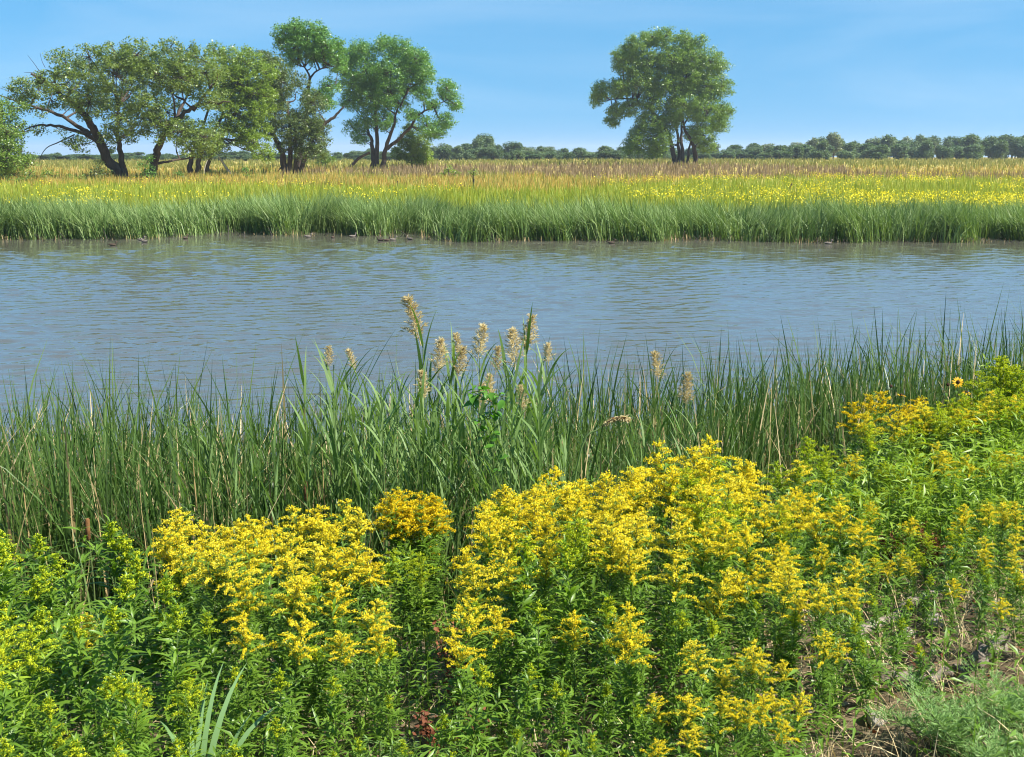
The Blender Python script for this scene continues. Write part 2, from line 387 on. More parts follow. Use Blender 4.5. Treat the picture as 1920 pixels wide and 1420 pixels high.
# ------------------------------------------------------------------ far cattail belt (uncountable mass)
def far_belt():
    mb = MB()
    n = 9800
    x = rng.uniform(-62, 66, n)
    depth = rng.beta(1.0, 1.5, n) * 7.5
    notch = np.zeros(n)
    for cx, w, d in ((-12.6, 1.5, 2.2), (-8.6, 1.2, 2.2), (-4.3, 1.2, 2.0), (20.6, .8, 1.9), (-19, .6, .8), (8.2, .7, .8), (33, 1, 1), (-30, 1, 1)):
        notch = np.maximum(notch, d * np.exp(-((x - cx) / w) ** 2))
    y = far_shore(x) - .6 + depth + notch + .25 * np.sin(x * 2.3) * np.sin(x * .77)
    h = (1.86 - .075 * depth + .12 * np.sin(x * .5) + .1 * np.sin(x * 1.3 + 2)) * rng.uniform(.8, 1.06, n)
    k = 11
    bx = np.repeat(x, k) + rng.normal(0, .2, n * k); by = np.repeat(y, k) + rng.normal(0, .2, n * k)
    hh = np.repeat(h, k) * rng.uniform(.72, 1.08, n * k)
    bz = gz(bx, by) - .05
    # wind: tips lean to one side, patch by patch
    wind = .45 + .35 * np.sin(bx * .35) + .25 * np.sin(bx * .9 + 1)
    az = np.where(rng.random(n * k) < .72, rng.normal(PI, .7, n * k), rng.uniform(0, 2 * PI, n * k))
    az = np.where(wind < .3, PI - az, az)
    ribbons(mb, np.stack([bx, by, bz], 1), az, rng.normal(.05, .06, n * k), np.abs(rng.normal(1.15, .6, n * k)), hh * 1.17, rng.uniform(.02, .042, n * k), 2, rng.uniform(-1.3, 1.3, n * k), power=1.6, prof=np.array([.8, 1, .08]))
    o = link('reed_bed', mb.mesh('reed_bed', M['far_reed']))
    tag(o, 'dense belt of green cattails along the far water edge', 'cattails', kind='stuff')
    # dead stubble at the waterline
    mb = MB(); n = 6500
    x = rng.uniform(-60, 64, n); keep = rng.random(n) < np.where(x > -3, 1.0, .5) * (0.55 + .45 * np.sin(x * 1.1)); x = x[keep]; n = len(x)
    y = far_shore(x) - .85 + rng.exponential(.3, n)
    ribbons(mb, np.stack([x, y, gz(x, y) - .08], 1), rng.uniform(0, 2 * PI, n), rng.normal(0, .16, n), rng.normal(.1, .3, n), rng.uniform(.2, .62, n), rng.uniform(.02, .04, n), 2, mat=0, prof=np.array([1, 1, .5]))
    n = 900; x = rng.uniform(-55, 60, n); y = far_shore(x) - .9 + rng.exponential(.2, n)
    ribbons(mb, np.stack([x, y, np.full(n, .0)], 1), rng.uniform(0, 2 * PI, n), rng.uniform(.9, 1.5, n), 0, rng.uniform(.3, .9, n), .035, 1, mat=1, prof=np.array([1, .6]))
    tag(link('reed_stubble', mb.mesh('reed_stubble', [M['straw'], M['post']])), 'straw coloured dead reed stubs at the far waterline', 'reed stubs', kind='stuff')
far_belt()

# ------------------------------------------------------------------ far field vegetation (uncountable masses)
def vnoise(x, y, s, seed):
    r = np.random.default_rng(seed); t = r.random((64, 64))
    u = (x / s) % 64; v = (y / s) % 64
    i = u.astype(int); j = v.astype(int); fu = u - i; fv = v - j
    fu = fu * fu * (3 - 2 * fu); fv = fv * fv * (3 - 2 * fv)
    a = t[i % 64, j % 64]; b = t[(i + 1) % 64, j % 64]; c = t[i % 64, (j + 1) % 64]; d = t[(i + 1) % 64, (j + 1) % 64]
    return (a * (1 - fu) + b * fu) * (1 - fv) + (c * (1 - fu) + d * fu) * fv
def field():
    n = 56000
    y = 1 / rng.uniform(1 / 420, 1 / 57, n)
    x = rng.uniform(-.62, .66, n) * y
    px = 960 + x / y * FPX
    q = vnoise(x + 900, y + 900, 9, 3); q2 = vnoise(x + 900, (y + 900) * .6, 4.5, 8); q3 = vnoise(x + 900, y + 900, 30, 21)
    # zones of the meadow, by place: green with yellow near the reeds, tan beyond, plum in the middle, olive far
    right = smooth(2, 26, x)
    lim = 98 + 26 * right + 14 * (q - .5) + 12 * (q3 - .5)
    green = y < lim
    plum = (~green) & (y > 135 + 50 * (q - .5)) & (y < 205) & (x > -30 + 30 * (q3 - .5)) & (x < 46 + 50 * (q3 - .5)) & (q3 + .35 * q2 > .5)
    olive = (~green) & (~plum) & ((y > 190 + 60 * (q3 - .5)) | (q2 > .74))
    tan = ~(green | plum | olive)
    sw = rng.random(n); green = green | (tan & (sw < .16)); olive = olive | (tan & (sw > .84)); tan = tan & (sw >= .16) & (sw <= .84)
    def tufts(mask, mat, name, label, k, hmin, hmax, wid, bend=.4):
        m = MB(); xx, yy = x[mask], y[mask]; c = len(xx)
        bx = np.repeat(xx, k) + rng.normal(0, .18, c * k); by = np.repeat(yy, k) + rng.normal(0, .18, c * k)
        w = wid * np.maximum(1, by / 110)
        ribbons(m, np.stack([bx, by, gz(bx, by) - .03], 1), rng.uniform(0, 2 * PI, c * k), rng.normal(0, .18, c * k), rng.normal(.1, bend, c * k), rng.uniform(hmin, hmax, c * k), w * rng.uniform(.8, 1.5, c * k), 1, prof=np.array([1, .15]))
        tag(link(name, m.mesh(name, mat)), label, 'grass', kind='stuff')
    tufts(tan, M['tan_grass'], 'dry_grass', 'tan and orange dry grass of the far meadow', 4, .35, .85, .06)
    tufts(olive, M['olive_grass'], 'olive_grass', 'olive green grass far back in the meadow', 3, .5, 1.1, .08)
    tufts(plum, M['plum_grass'], 'brown_grass', 'purplish brown weeds in the middle of the far meadow', 3, .6, 1.25, .07)
    tufts(green, M['field_green'], 'green_weeds', 'bright green weeds behind the far cattails', 3, .4, .95, .06)
    # yellow flower heads over the green zone
    yl = green & (y < 150) & (((right > .12) & (q2 + .4 * (q - .5) + .35 * (rng.random(n) - .5) > .6 - .12 * right)) | (q2 + .3 * (rng.random(n) - .5) > .8)) & (rng.random(n) < (.08 + .3 * q) * (.45 + .55 * right))
    xx, yy = x[yl], y[yl]; k = 7; c = len(xx)
    fx = np.repeat(xx, k) + rng.normal(0, .2, c * k); fy_ = np.repeat(yy, k) + rng.normal(0, .2, c * k)
    fz = gz(fx, fy_) + rng.uniform(.6, 1.05, c * k)
    m = MB(); scatter(m, (np.array([(-.5, -.4, 0), (.5, -.4, .0), (.5, .4, 0), (-.5, .4, 0)]), np.array([(0, 1, 2, 3)])), np.stack([fx, fy_, fz], 1), rng.uniform(0, 6.28, c * k), rng.normal(0, .9, c * k), rng.normal(0, .9, c * k), rng.uniform(.04, .085, c * k))
    tag(link('field_goldenrod', m.mesh('field_goldenrod', M['yellow'])), 'yellow goldenrod bloom spread over the far meadow', 'wildflowers', kind='stuff')
field()

# ------------------------------------------------------------------ trees
QUAD = (np.array([(0, 0, 0), (.55, .42, .05), (1, 0, -.05), (.5, -.42, .05)]), np.array([(0, 1, 2), (0, 2, 3)]))
TRI = (np.array([(0, 0, 0), (.75, .5, .06), (.85, -.42, -.04)]), np.array([(0, 1, 2)]))
def make_tree(name, label, cat, D, conv, base, trunks, lobes, mat, leaf=.215, dens=1.0, group=None, dead=(), seed=1, sub=.38, flat=.72, barkmat='bark', copies=None):
    r = np.random.default_rng(seed)
    bx, by = conv(*base)
    b = P(bx, by, D); b[2] = g1(b[0], D) - .1
    root = thing(name, b, label, cat, group)
    ml = D / FPX * abs(conv(1, 0)[0] - conv(0, 0)[0])          # metres per surveyed unit
    cx = np.mean([l[0] for l in lobes]); hw = max(abs(l[0] - cx) + l[2] for l in lobes) * ml
    tb = MB(); attach = []
    for k, (pts, r0, r1) in enumerate(trunks):
        q = []; dy = 0; sgn = r.uniform(-1, 1) * .35 * hw
        for j, (zx, zy) in enumerate(pts):
            f = j / max(1, len(pts) - 1)
            p = P(*conv(zx, zy), D) - b
            p[1] = sgn * f * (0 if k == 0 and j == 0 else 1); q.append(p)
        if k == 0 or pts[0][1] > base[1] - 60: q[0][2] = min(q[0][2], 0) - .25
        c = curve_pts(q, 4 * len(q)); c[1:-1] += r.normal(0, .05 * r0 / .3, (len(c) - 2, 3))
        tube(tb, c, np.linspace(r0, r1, len(c)), 8, 0)
        attach.append(c[len(c) // 3:])
    A = np.concatenate(attach)
    cb = MB(); lb = MB()
    for (zx, zy, zr) in lobes:
        rad = zr * ml * .9
        u = min(1, abs(zx - cx) * ml / hw)
        half = flat * hw * math.sqrt(max(.05, 1 - u * u))
        nc = copies or (2 if half > .9 * rad else 1)
        for c in range(nc):
            cen = P(*conv(zx, zy), D) - b
            cen[0] += r.normal(0, .12) * rad; cen[2] += r.normal(0, .12) * rad
            cen[1] = ((c + .5) / nc * 2 - 1) * half * .9 + r.normal(0, .2) * rad
            a = A[np.argmin(np.linalg.norm((A - cen) * np.array([1, .6, 1]) - np.array([0, 0, -rad]), axis=1))]
            mid = (a + cen) / 2 + r.normal(0, .18, 3) * rad + np.array([0, 0, -.15 * rad])
            br = curve_pts([a, mid, cen], 7); tube(lb, br, np.linspace(.05 * rad + .03, .02, 7), 5, 0, False)
            ns = max(5, int(15 * dens * (rad / .9) ** 2))
            d = r.normal(size=(ns, 3)); d /= np.linalg.norm(d, axis=1)[:, None]
            rr = r.uniform(.2, 1, ns) ** .45 * r.choice([1, 1, 1, 1.15], ns)
            sc_ = cen + d * rr[:, None] * rad * np.array([1.05, 1.05, .92])
            for s in sc_[:: 3]:
                tube(lb, curve_pts([cen, (cen + s) / 2 + r.normal(0, .1, 3) * rad, s], 4), np.linspace(.035, .012, 4), 3, 0, False)
            kl = 28
            pos = np.repeat(sc_, kl, 0) + r.normal(0, sub * .55, (ns * kl, 3)) * np.array([1, 1, .75])
            scatter(cb, TRI, pos, r.uniform(0, 6.28, ns * kl), r.normal(-.35, .55, ns * kl), r.normal(0, .6, ns * kl), leaf * r.uniform(.5, 1.35, ns * kl))
    for pts, r0 in dead:
        q = [P(*conv(*p), D) - b for p in pts]
        for j, p in enumerate(q): p[1] = .6 * j * (1 if r.random() > .5 else -1) * .3
        tube(tb, curve_pts(q, 3 * len(q)), np.linspace(r0, .015, 3 * len(q)), 5, 0)
    link('trunk', tb.mesh('trunk', M[barkmat], True), root)
    link('branches', lb.mesh('branches', M[barkmat]), root)
    link('crown', cb.mesh('crown', mat), root)
    return root
z1 = lambda x, y: (x / 4, 20 + y / 4)
z2 = lambda x, y: (440 + x / 4, 20 + y / 4)
z3 = lambda x, y: (1060 + x / 4, 20 + y / 4)

make_tree('cottonwood_tree', 'wide spreading olive green cottonwood with forked black trunks, farthest left of the big ones', 'tree', 125, z1, (950, 1270),
    [([(960, 1275), (830, 1130), (760, 950), (690, 800), (560, 660), (420, 540), (330, 490)], .62, .1),
     ([(940, 1270), (910, 1080), (880, 900), (900, 700)], .4, .08),
     ([(1110, 1275), (1165, 1130), (1200, 1020), (1290, 870), (1370, 800), (1500, 720), (1640, 700), (1760, 690)], .5, .06),
     ([(790, 1020), (700, 950), (600, 910), (430, 870), (300, 865), (150, 920)], .3, .05),
     ([(680, 930), (600, 880), (500, 810), (330, 740), (180, 700), (0, 640), (-60, 600)], .28, .03),
     ([(1290, 870), (1330, 720), (1350, 600)], .26, .06), ([(1450, 750), (1540, 640), (1640, 530), (1660, 430)], .2, .04),
     ([(1170, 1150), (1300, 1120), (1450, 1100)], .16, .05)],
    [(230, 590, 105), (180, 650, 70), (360, 520, 70), (560, 430, 130), (610, 600, 160), (780, 380, 130), (950, 350, 130), (1120, 350, 140), (1355, 270, 80), (1410, 390, 120), (1230, 480, 180), (980, 540, 180), (800, 660, 160), (990, 790, 160), (1190, 720, 150), (1400, 540, 140), (1580, 470, 120), (1560, 660, 110), (1400, 930, 140), (1540, 930, 120), (1250, 880, 120), (700, 1010, 80), (620, 960, 55), (380, 890, 40), (460, 680, 80), (250, 730, 60), (1480, 1050, 80), (900, 950, 90), (200, 880, 40)],
    M['cw_olive'], seed=3, dead=[([(560, 930), (440, 990), (340, 1030), (285, 1110), (285, 1190)], .08), ([(420, 540), (330, 530), (270, 430), (225, 340)], .06), ([(300, 480), (230, 465), (170, 465)], .035), ([(340, 430), (320, 380), (310, 320)], .03), ([(440, 400), (430, 330)], .03), ([(0, 640), (-50, 560), (10, 590)], .03), ([(550, 330), (548, 290)], .03), ([(180, 700), (90, 630), (0, 580)], .04)])
make_tree('cottonwood_tree', 'yellowish green cottonwood with three straight trunks right of the wide spreading one', 'tree', 146, z1, (1480, 1245),
    [([(1440, 1250), (1420, 1130), (1500, 900), (1600, 600)], .42, .08), ([(1500, 1250), (1500, 1100), (1640, 850), (1750, 600)], .4, .08), ([(1545, 1240), (1580, 1100), (1720, 850), (1850, 650)], .36, .06)],
    [(1620, 310, 75), (1740, 370, 110), (1860, 390, 120), (1700, 500, 130), (1830, 540, 150), (1930, 620, 140), (1700, 660, 130), (1820, 760, 140), (1900, 880, 120), (1960, 760, 90), (1820, 960, 100), (1930, 1000, 100), (1980, 1080, 60), (1680, 860, 100), (1640, 1010, 90), (2000, 460, 90)],
    M['cw_lime'], seed=5, leaf=.22)
make_tree('cottonwood_tree', 'dark bushy cottonwood with several black trunks left of the gap of sky', 'tree', 154, z2, (410, 1230),
    [([(390, 1235), (330, 1000), (260, 880), (180, 830)], .5, .1), ([(410, 1235), (415, 1000), (400, 750), (350, 640)], .4, .08), ([(455, 1235), (460, 950), (440, 760)], .36, .08), ([(480, 1190), (560, 1020), (680, 850), (760, 790), (825, 720)], .34, .12)],
    [(240, 370, 90), (320, 440, 100), (390, 540, 130), (300, 640, 120), (330, 780, 130), (430, 860, 130), (560, 850, 120), (620, 960, 100), (460, 980, 90), (570, 690, 110), (240, 900, 75), (650, 860, 70), (520, 1060, 70), (620, 1060, 70), (350, 1040, 50), (250, 560, 90)],
    M['cw_dark'], seed=7, leaf=.22, dead=[([(350, 1175), (310, 1225)], .12), ([(470, 1170), (540, 1235)], .12), ([(690, 830), (780, 800)], .06)])
make_tree('cottonwood_tree', 'tallest slender green cottonwood rising above its dark neighbour', 'tree', 160, z2, (500, 1215),
    [([(480, 1220), (490, 1000), (530, 800), (545, 600), (550, 480), (470, 390)], .42, .08), ([(545, 580), (600, 480), (720, 420)], .2, .06), ([(560, 680), (640, 610), (760, 560)], .2, .05)],
    [(400, 190, 100), (480, 150, 90), (600, 140, 90), (560, 230, 120), (670, 250, 110), (470, 290, 110), (720, 320, 100), (780, 400, 80), (420, 370, 70), (590, 330, 90), (720, 560, 75), (780, 270, 60), (640, 640, 80), (340, 240, 60), (690, 700, 60)],
    M['cw_green'], seed=9, leaf=.22)
make_tree('cottonwood_tree', 'rounded green cottonwood with two dark trunks left of the wide gap of sky', 'tree', 189, z2, (1070, 1200),
    [([(1040, 1205), (1030, 1050), (1000, 930), (950, 800)], .5, .1), ([(1065, 1205), (1060, 950), (1050, 700), (1060, 550)], .45, .08), ([(1100, 1195), (1140, 1030), (1200, 850), (1240, 700)], .5, .08), ([(1145, 1040), (1300, 900), (1380, 790), (1480, 730), (1600, 670)], .3, .06), ([(1240, 720), (1300, 580), (1310, 470)], .2, .05)],
    [(870, 340, 80), (980, 310, 95), (1120, 280, 90), (1270, 300, 95), (1370, 370, 100), (1000, 460, 140), (1180, 450, 150), (1330, 500, 120), (890, 540, 110), (880, 700, 80), (1050, 660, 140), (1200, 660, 120), (1430, 480, 90), (1590, 590, 85), (1650, 690, 60), (1590, 830, 75), (1450, 880, 85), (1490, 700, 60), (900, 880, 70), (950, 960, 50), (1120, 830, 80), (1000, 820, 70), (820, 420, 70), (1420, 620, 70), (1540, 920, 45), (1340, 790, 60)],
    M['cw_green'], seed=13, leaf=.25, sub=.52)
make_tree('young_tree', 'small pale green tree under the right side of the rounded cottonwood', 'tree', 196, z2, (1330, 1190),
    [([(1330, 1195), (1330, 1060), (1340, 960)], .16, .05)],
    [(1290, 1000, 80), (1390, 1000, 85), (1330, 900, 60), (1340, 1090, 80), (1430, 1090, 60), (1230, 1080, 55), (1400, 1150, 45)], M['cw_lime'], seed=17, leaf=.25)
make_tree('cottonwood_tree', 'lone cottonwood standing by itself on the right half of the field', 'tree', 222, z3, (850, 1160),
    [([(820, 1165), (800, 1020), (750, 880), (660, 770), (520, 670), (340, 670)], .5, .08), ([(858, 1160), (850, 950), (840, 700)], .45, .08), ([(885, 1150), (880, 930), (900, 700)], .42, .08), ([(985, 1165), (960, 1020), (890, 900), (870, 800)], .5, .12), ([(910, 1140), (940, 1000), (1050, 800)], .3, .06), ([(880, 880), (930, 800), (990, 740)], .2, .05)],
    [(270, 590, 75), (235, 660, 55), (430, 320, 75), (510, 270, 85), (620, 220, 75), (740, 210, 75), (880, 220, 75), (980, 260, 65), (470, 420, 100), (620, 380, 110), (760, 370, 120), (900, 370, 110), (1040, 430, 110), (1150, 440, 65), (550, 540, 120), (720, 560, 110), (880, 540, 130), (1030, 570, 120), (1150, 590, 90), (1180, 750, 75), (400, 590, 95), (380, 750, 70), (350, 830, 50), (480, 720, 70), (640, 680, 100), (850, 720, 120), (1000, 740, 120), (1130, 850, 85), (1000, 920, 95), (1050, 1010, 65), (620, 850, 100), (560, 960, 95), (700, 950, 90), (500, 1030, 65), (660, 1050, 70), (780, 830, 85)],
    M['cw_mid'], seed=19, leaf=.27, sub=.54)
make_tree('cottonwood_tree', 'bushy tree cut by the left edge of the picture', 'tree', 118, z1, (-60, 1290),
    [([(-70, 1300), (-80, 1100), (-40, 900), (0, 750)], .45, .1), ([(-20, 1290), (20, 1100), (80, 950)], .25, .06)],
    [(60, 740, 90), (-40, 780, 130), (90, 900, 110), (-30, 950, 150), (120, 1050, 100), (30, 1120, 130), (150, 1150, 70), (-60, 1180, 150), (60, 1230, 80), (-200, 900, 150), (-220, 1100, 160), (-150, 720, 120)],
    M['cw_mid'], seed=23, leaf=.2)

def shrub(label, zc, D, spots, mat, seed, name='shrub', leaf=.16, group=None):
    bx = np.mean([s[0] for s in spots]); by = max(s[1] + s[2] for s in spots)
    return make_tree(name, label, 'shrub', D, zc, (bx, by), [([(bx, by), (bx, by - 60)], .06, .03), ([(bx + 8, by), (spots[0][0], spots[0][1])], .04, .02)], spots, mat, leaf, 1.4, group, seed=seed, sub=.3, copies=1)
shrub('dark green shrub at the foot of the spreading tree, on its left', z1, 121, [(740, 1210, 75), (680, 1240, 50), (800, 1230, 50), (740, 1150, 40)], M['cw_dark'], 31)
shrub('leafy green shrub hiding the right trunk of the spreading tree', z1, 121, [(1090, 1200, 65), (1060, 1260, 50), (1130, 1250, 45), (1110, 1130, 45)], M['cw_green'], 32)
shrub('low green shrub below the tree at the left edge', z1, 108, [(150, 1290, 55), (230, 1230, 50), (100, 1290, 45)], M['cw_mid'], 33)
shrub('low green shrub between the edge tree and the spreading tree', z1, 118, [(430, 1240, 45), (520, 1260, 45), (350, 1220, 45), (600, 1260, 30)], M['cw_mid'], 34)
shrub('small sapling in the tan grass near the three straight trunks', z1, 122, [(1370, 1270, 30), (1390, 1300, 24), (1350, 1230, 22)], M['cw_green'], 35, 'sapling')
shrub('thin leaning sapling in the tan grass left of the dark cottonwood', z1, 122, [(1860, 1250, 20), (1870, 1285, 16), (1835, 1190, 15)], M['cw_green'], 36, 'sapling')
shrub('round shrub behind the foot of the dark bushy cottonwood', z2, 210, [(680, 1110, 55), (640, 1140, 45), (720, 1120, 35)], M['cw_mid'], 37, leaf=.2)
shrub('green bush in the brown weeds at mid field', z2, 130, [(1600, 1190, 30), (1660, 1210, 36), (1560, 1220, 30)], M['cw_lime'], 38)
shrub('thin pale sapling above the reeds in the middle of the far bank', z2, 92, [(1790, 1230, 18), (1800, 1200, 14), (1775, 1215, 12)], M['cw_lime'], 39, 'sapling', .08)

# leaning dead trunks, posts
def stick(name, label, cat, D, pts, r0, r1, mat, conv=z2, ground=True):
    w = [P(*conv(*p), D) for p in pts]
    b = w[0].copy(); z0 = g1(b[0], b[1]); b[2] = z0
    root = [q - b for q in w]
    if ground: root[0][2] = -.15
    m = MB(); c = curve_pts(root, 3 * len(root)); tube(m, c, np.linspace(r0, r1, len(c)), 7)
    return tag(link(name, m.mesh(name, M[mat], True), None, b), label, cat)
stick('dead_log', 'dark dead trunk leaning to the ground left of the rounded cottonwood', 'log', 187, [(845, 1205), (890, 1150), (935, 1105), (1015, 1065)], .3, .2, 'bark')
stick('leaning_pole', 'pale dead pole leaning left among the left trees', 'pole', 146, [(1745, 1240), (1690, 1170), (1640, 1095)], .2, .12, 'paletwig', z1)
stick('pale_sapling', 'thin pale dead stem beside the three straight trunks', 'trunk', 143, [(1528, 1250), (1535, 1180), (1560, 1110)], .08, .05, 'paletwig', z1)
for k, (px, py, D, h, lab) in enumerate([(745, 352, 96, .55, 'black fence post stub behind the middle of the far reeds'), (569, 352, 96, .45, 'thin dark post in the yellow flowers below the dark cottonwood'), (382, 347, 104, .4, 'short dark post in the grass below the three straight trunks'), (887, 357, 90, .9, 'thin grey stake standing above the far reeds, middle of the bank'), (1477, 358, 88, .6, 'dark stake leaning right in the yellow flowers'), (1583, 336, 118, .9, 'grey post standing in the yellow field on the right')]):
    p = P(px, py, D); zg = g1(p[0], D); top = P(px, py - h * FPX / D, D)[2]
    lean = .35 if k == 4 else R.uniform(-.06, .08)
    m = MB(); H = max(.5, top - zg); tube(m, [(0, 0, -.2), (lean * H * .5, 0, H * .5), (lean * H, 0, H)], [.06, .055, .045], 7)
    tag(link('fence_post', m.mesh('fence_post', M['post'], True), None, (p[0], D, zg)), lab, 'post')

# ------------------------------------------------------------------ far treeline: one object per tree
def far_variant(seed, mat, tall):
    r = np.random.default_rng(seed); cb = MB(); tb = MB()
    tube(tb, [(0, 0, -.3), (.1, 0, 1.5), (0, .1, 4.2 if tall else 2.6)], [.22, .16, .06], 6)
    nl = 9
    for i in range(nl):
        a = r.uniform(0, 6.28); rr = r.uniform(.2, 2.2) * (0.75 if tall else 1); zc = r.uniform(1.6, 5.6) if tall else r.uniform(1.0, 4.4)
        rr *= 1.1 - .12 * zc * (.8 if tall else 1)
        rad = r.uniform(.9, 1.5); c = np.array([rr * math.cos(a), rr * math.sin(a), zc])
        tube(tb, [(0, 0, 1.0), c * .6, c], [.07, .05, .02], 4, cap=False)
        n = 330; d = r.normal(size=(n, 3)); d /= np.linalg.norm(d, axis=1)[:, None]
        pos = c + d * (r.uniform(.1, 1, n) ** .4 * rad)[:, None]
        pos[:, 2] = np.maximum(pos[:, 2], .2)
        scatter(cb, QUAD, pos, r.uniform(0, 6.28, n), r.normal(-.3, .6, n), r.normal(0, .6, n), r.uniform(.28, .55, n))
    return tb.mesh('trunk', M['bark'], True), cb.mesh('crown', mat)
FV = [far_variant(100 + i, M['far_leaf'], i % 3 == 2) for i in range(7)]
FP = [far_variant(130 + i, M['far_leaf_pale'], True) for i in range(3)]
def far_tree(px, ptop, D, wpx, label, group, var, name='far_tree'):
    top = P(px, ptop, D); zg = g1(top[0], D); h = max(2.0, top[2] - zg); w = wpx * D / FPX
    o = thing(name, (top[0], D, zg - .1), label, 'tree', group, R.uniform(0, 6.28), (w / 5.2, w / 5.2, h / 6.0))
    link('trunk', var[0], o); link('crown', var[1], o)
env = [(-150, 292), (0, 292), (70, 298), (180, 297), (300, 295), (420, 292), (600, 290), (640, 290), (760, 288), (800, 281), (830, 277), (870, 276), (895, 272), (930, 276), (1000, 281), (1060, 279), (1120, 280), (1160, 278), (1340, 280), (1400, 275), (1450, 272), (1530, 269), (1570, 267), (1620, 266), (1700, 264), (1760, 268), (1830, 262), (1900, 262), (2100, 262)]
ex, ey = [e[0] for e in env], [e[1] for e in env]
px = -140.0
while px < 2080:
    for layer in (0, 1):
        q = px + R.uniform(-10, 10)
        seg = 'behind the big left trees' if q < 640 else ('left of the lone tree' if q < 1230 else 'right of the lone tree')
        ptop = float(np.interp(q, ex, ey)) - 3 + R.uniform(-8, 8) + layer * 6
        if layer == 0 and R.random() < .22: ptop -= R.uniform(4, 11)
        D = (430 if layer == 0 else 365) + R.uniform(-20, 20)
        far_tree(q, ptop, D, R.uniform(26, 52), 'distant ' + ('low bushy' if layer else 'rounded') + ' tree in the treeline ' + seg, 'far treeline ' + seg + (', front row' if layer else ''), R.choice(FV))
    px += R.uniform(13, 18)
for q, pt, w, lab in [(895, 262, 30, 'tall distant tree sticking up above the treeline left of the lone tree'), (1565, 253, 44, 'tall pale distant tree, highest in the treeline right of the lone tree'), (1525, 262, 30, 'small pale distant tree left of the highest pale one'), (1822, 256, 60, 'large dark round tree in the treeline near the right edge')]:
    far_tree(q, pt, 395, w, lab, None, FP[0] if 'pale' in lab else FV[2])
for c, q in enumerate((960, 985, 1030, 1440, 1495, 1640, 1700, 1745, 1870, 1900)):
    far_tree(q, float(np.interp(q, ex, ey)) - R.uniform(0, 4), 440, R.uniform(30, 50), 'pale silvery tree showing behind the dark distant treeline, ' + ORD[c] + ' from left', 'pale trees behind the treeline', R.choice(FP))

# ------------------------------------------------------------------ ducks
def duck_mesh(mat):
    m = MB()
    prof = [(-.17, .085, .004), (-.14, .075, .03), (-.07, .06, .062), (0, .055, .075), (.07, .055, .066), (.12, .06, .04), (.15, .07, .008)]
    V = []; S = 10
    for x, z, r in prof:
        for j in range(S):
            a = 2 * PI * j / S; V.append((x, r * math.cos(a), z + r * .8 * math.sin(a)))
    F = [(i * S + j, i * S + (j + 1) % S, (i + 1) * S + (j + 1) % S, (i + 1) * S + j) for i in range(len(prof) - 1) for j in range(S)]
    m.add(V, np.array(F))
    tube(m, [(.11, 0, .07), (.135, 0, .12), (.14, 0, .16), (.155, 0, .185), (.175, 0, .19)], [.035, .026, .028, .034, .02], 8)
    tube(m, [(.17, 0, .185), (.2, 0, .178), (.225, 0, .174)], [.016, .014, .006], 6)
    return m.mesh('duck', M[mat], True)
DK, DP = duck_mesh('duck'), duck_mesh('duck_pale')
for (px_, py_, pale, rz, lab) in [(211, 461, 0, .3, 'dark duck swimming alone nearest the left edge'), (348, 448, 0, 1.2, 'small dark duck below the left dark gap in the reeds'), (271, 455, 1, 2.8, 'pale duck between the two dark ducks on the left'), (264, 444, 1, 0, 'pale duck close to the reeds on the left'), (624, 447, 0, 1.4, 'lone dark duck left of the small duck group'), (714, 452, 0, 3.0, 'dark duck leading the small group on its left'), (725, 452, 0, .4, 'upright dark duck in the middle of the small group'), (736, 451, 1, .2, 'pale duck at the right of the small group'), (769, 450, 1, 2.6, 'pale duck trailing right of the small group'), (661, 441, 1, .5, 'pale duck near the reeds above the small group'), (1146, 457, 0, .1, 'brown duck swimming alone right of the middle'), (577, 434, 1, .2, 'pale duck at the mouth of the dark gap in the reeds'), (1553, 449, 1, 0, 'pale duck beside the reeds on the right')]:
    d = P(px_, py_, 1.0); Y = CAM_Z / (CAM_Z - d[2]); Y = min(Y, float(far_shore(d[0] * Y)) - 1.5)
    tag(link('duck', DP if pale else DK, None, (d[0] * Y, Y, -.015), (0, 0, rz), 1.0), lab, 'duck', 'ducks on the pond')

# ------------------------------------------------------------------ near cattails
def cattail_mesh(seed, k=8, straw=.12, base=None, height=1.0):
    r = np.random.default_rng(seed); m = MB()
    az = r.uniform(0, 6.28, k)
    b = np.stack([r.normal(0, .05, k), r.normal(0, .05, k), np.full(k, -.04)], 1)
    st = (r.random(k) < straw)
    for flag, mi in ((False, 0), (True, 1)):
        s = st == flag
        if s.any():
            n = int(s.sum())
            ribbons(m, b[s], az[s], np.abs(r.normal(.1, .09, n)), np.where(r.random(n) < .25, r.uniform(.7, 2.1, n), r.normal(.25, .2, n)), r.uniform(.72, 1.06, n), r.uniform(.007, .0125, n), 6, r.uniform(-1.8, 1.8, n), mi, power=2.2)
    return m.mesh('cattail', [M['reed_leaf'], M['straw']])
CV = [cattail_mesh(200 + i) for i in range(12)]
def cattail_top(x):
    """reed height envelope of the near bed, metres above the water by x"""
    return float(np.interp(x, [-7, -4.5, -3.2, -1.5, 0, 2, 4, 5.5, 8], [2.2, 2.12, 2.08, 2.15, 2.05, 1.9, 2.1, 2.25, 2.25]))
cpos = []
while len(cpos) < 2700:
    y = R.uniform(6.4, 14.2); x = R.uniform(-.62, .66) * y
    s = y - float(bank_off(x))
    lo = 6.6 + (.5 if x > 0 else 0)
    hi = 10.2 + .35 * math.sin(x * 1.3) + .6 * float(smooth(-3, 0, x)) + (.5 if abs(x + .3) < 1.4 else 0)
    if s < lo or s > hi: continue
    if s > hi - 1.2 and R.random() < .45: continue
    cpos.append((x, y))
cpos.sort(key=lambda p: p[1] - float(bank_off(p[0])) * .8 + R.uniform(-1.2, 1.2))
rest = MB(); cv_data = []
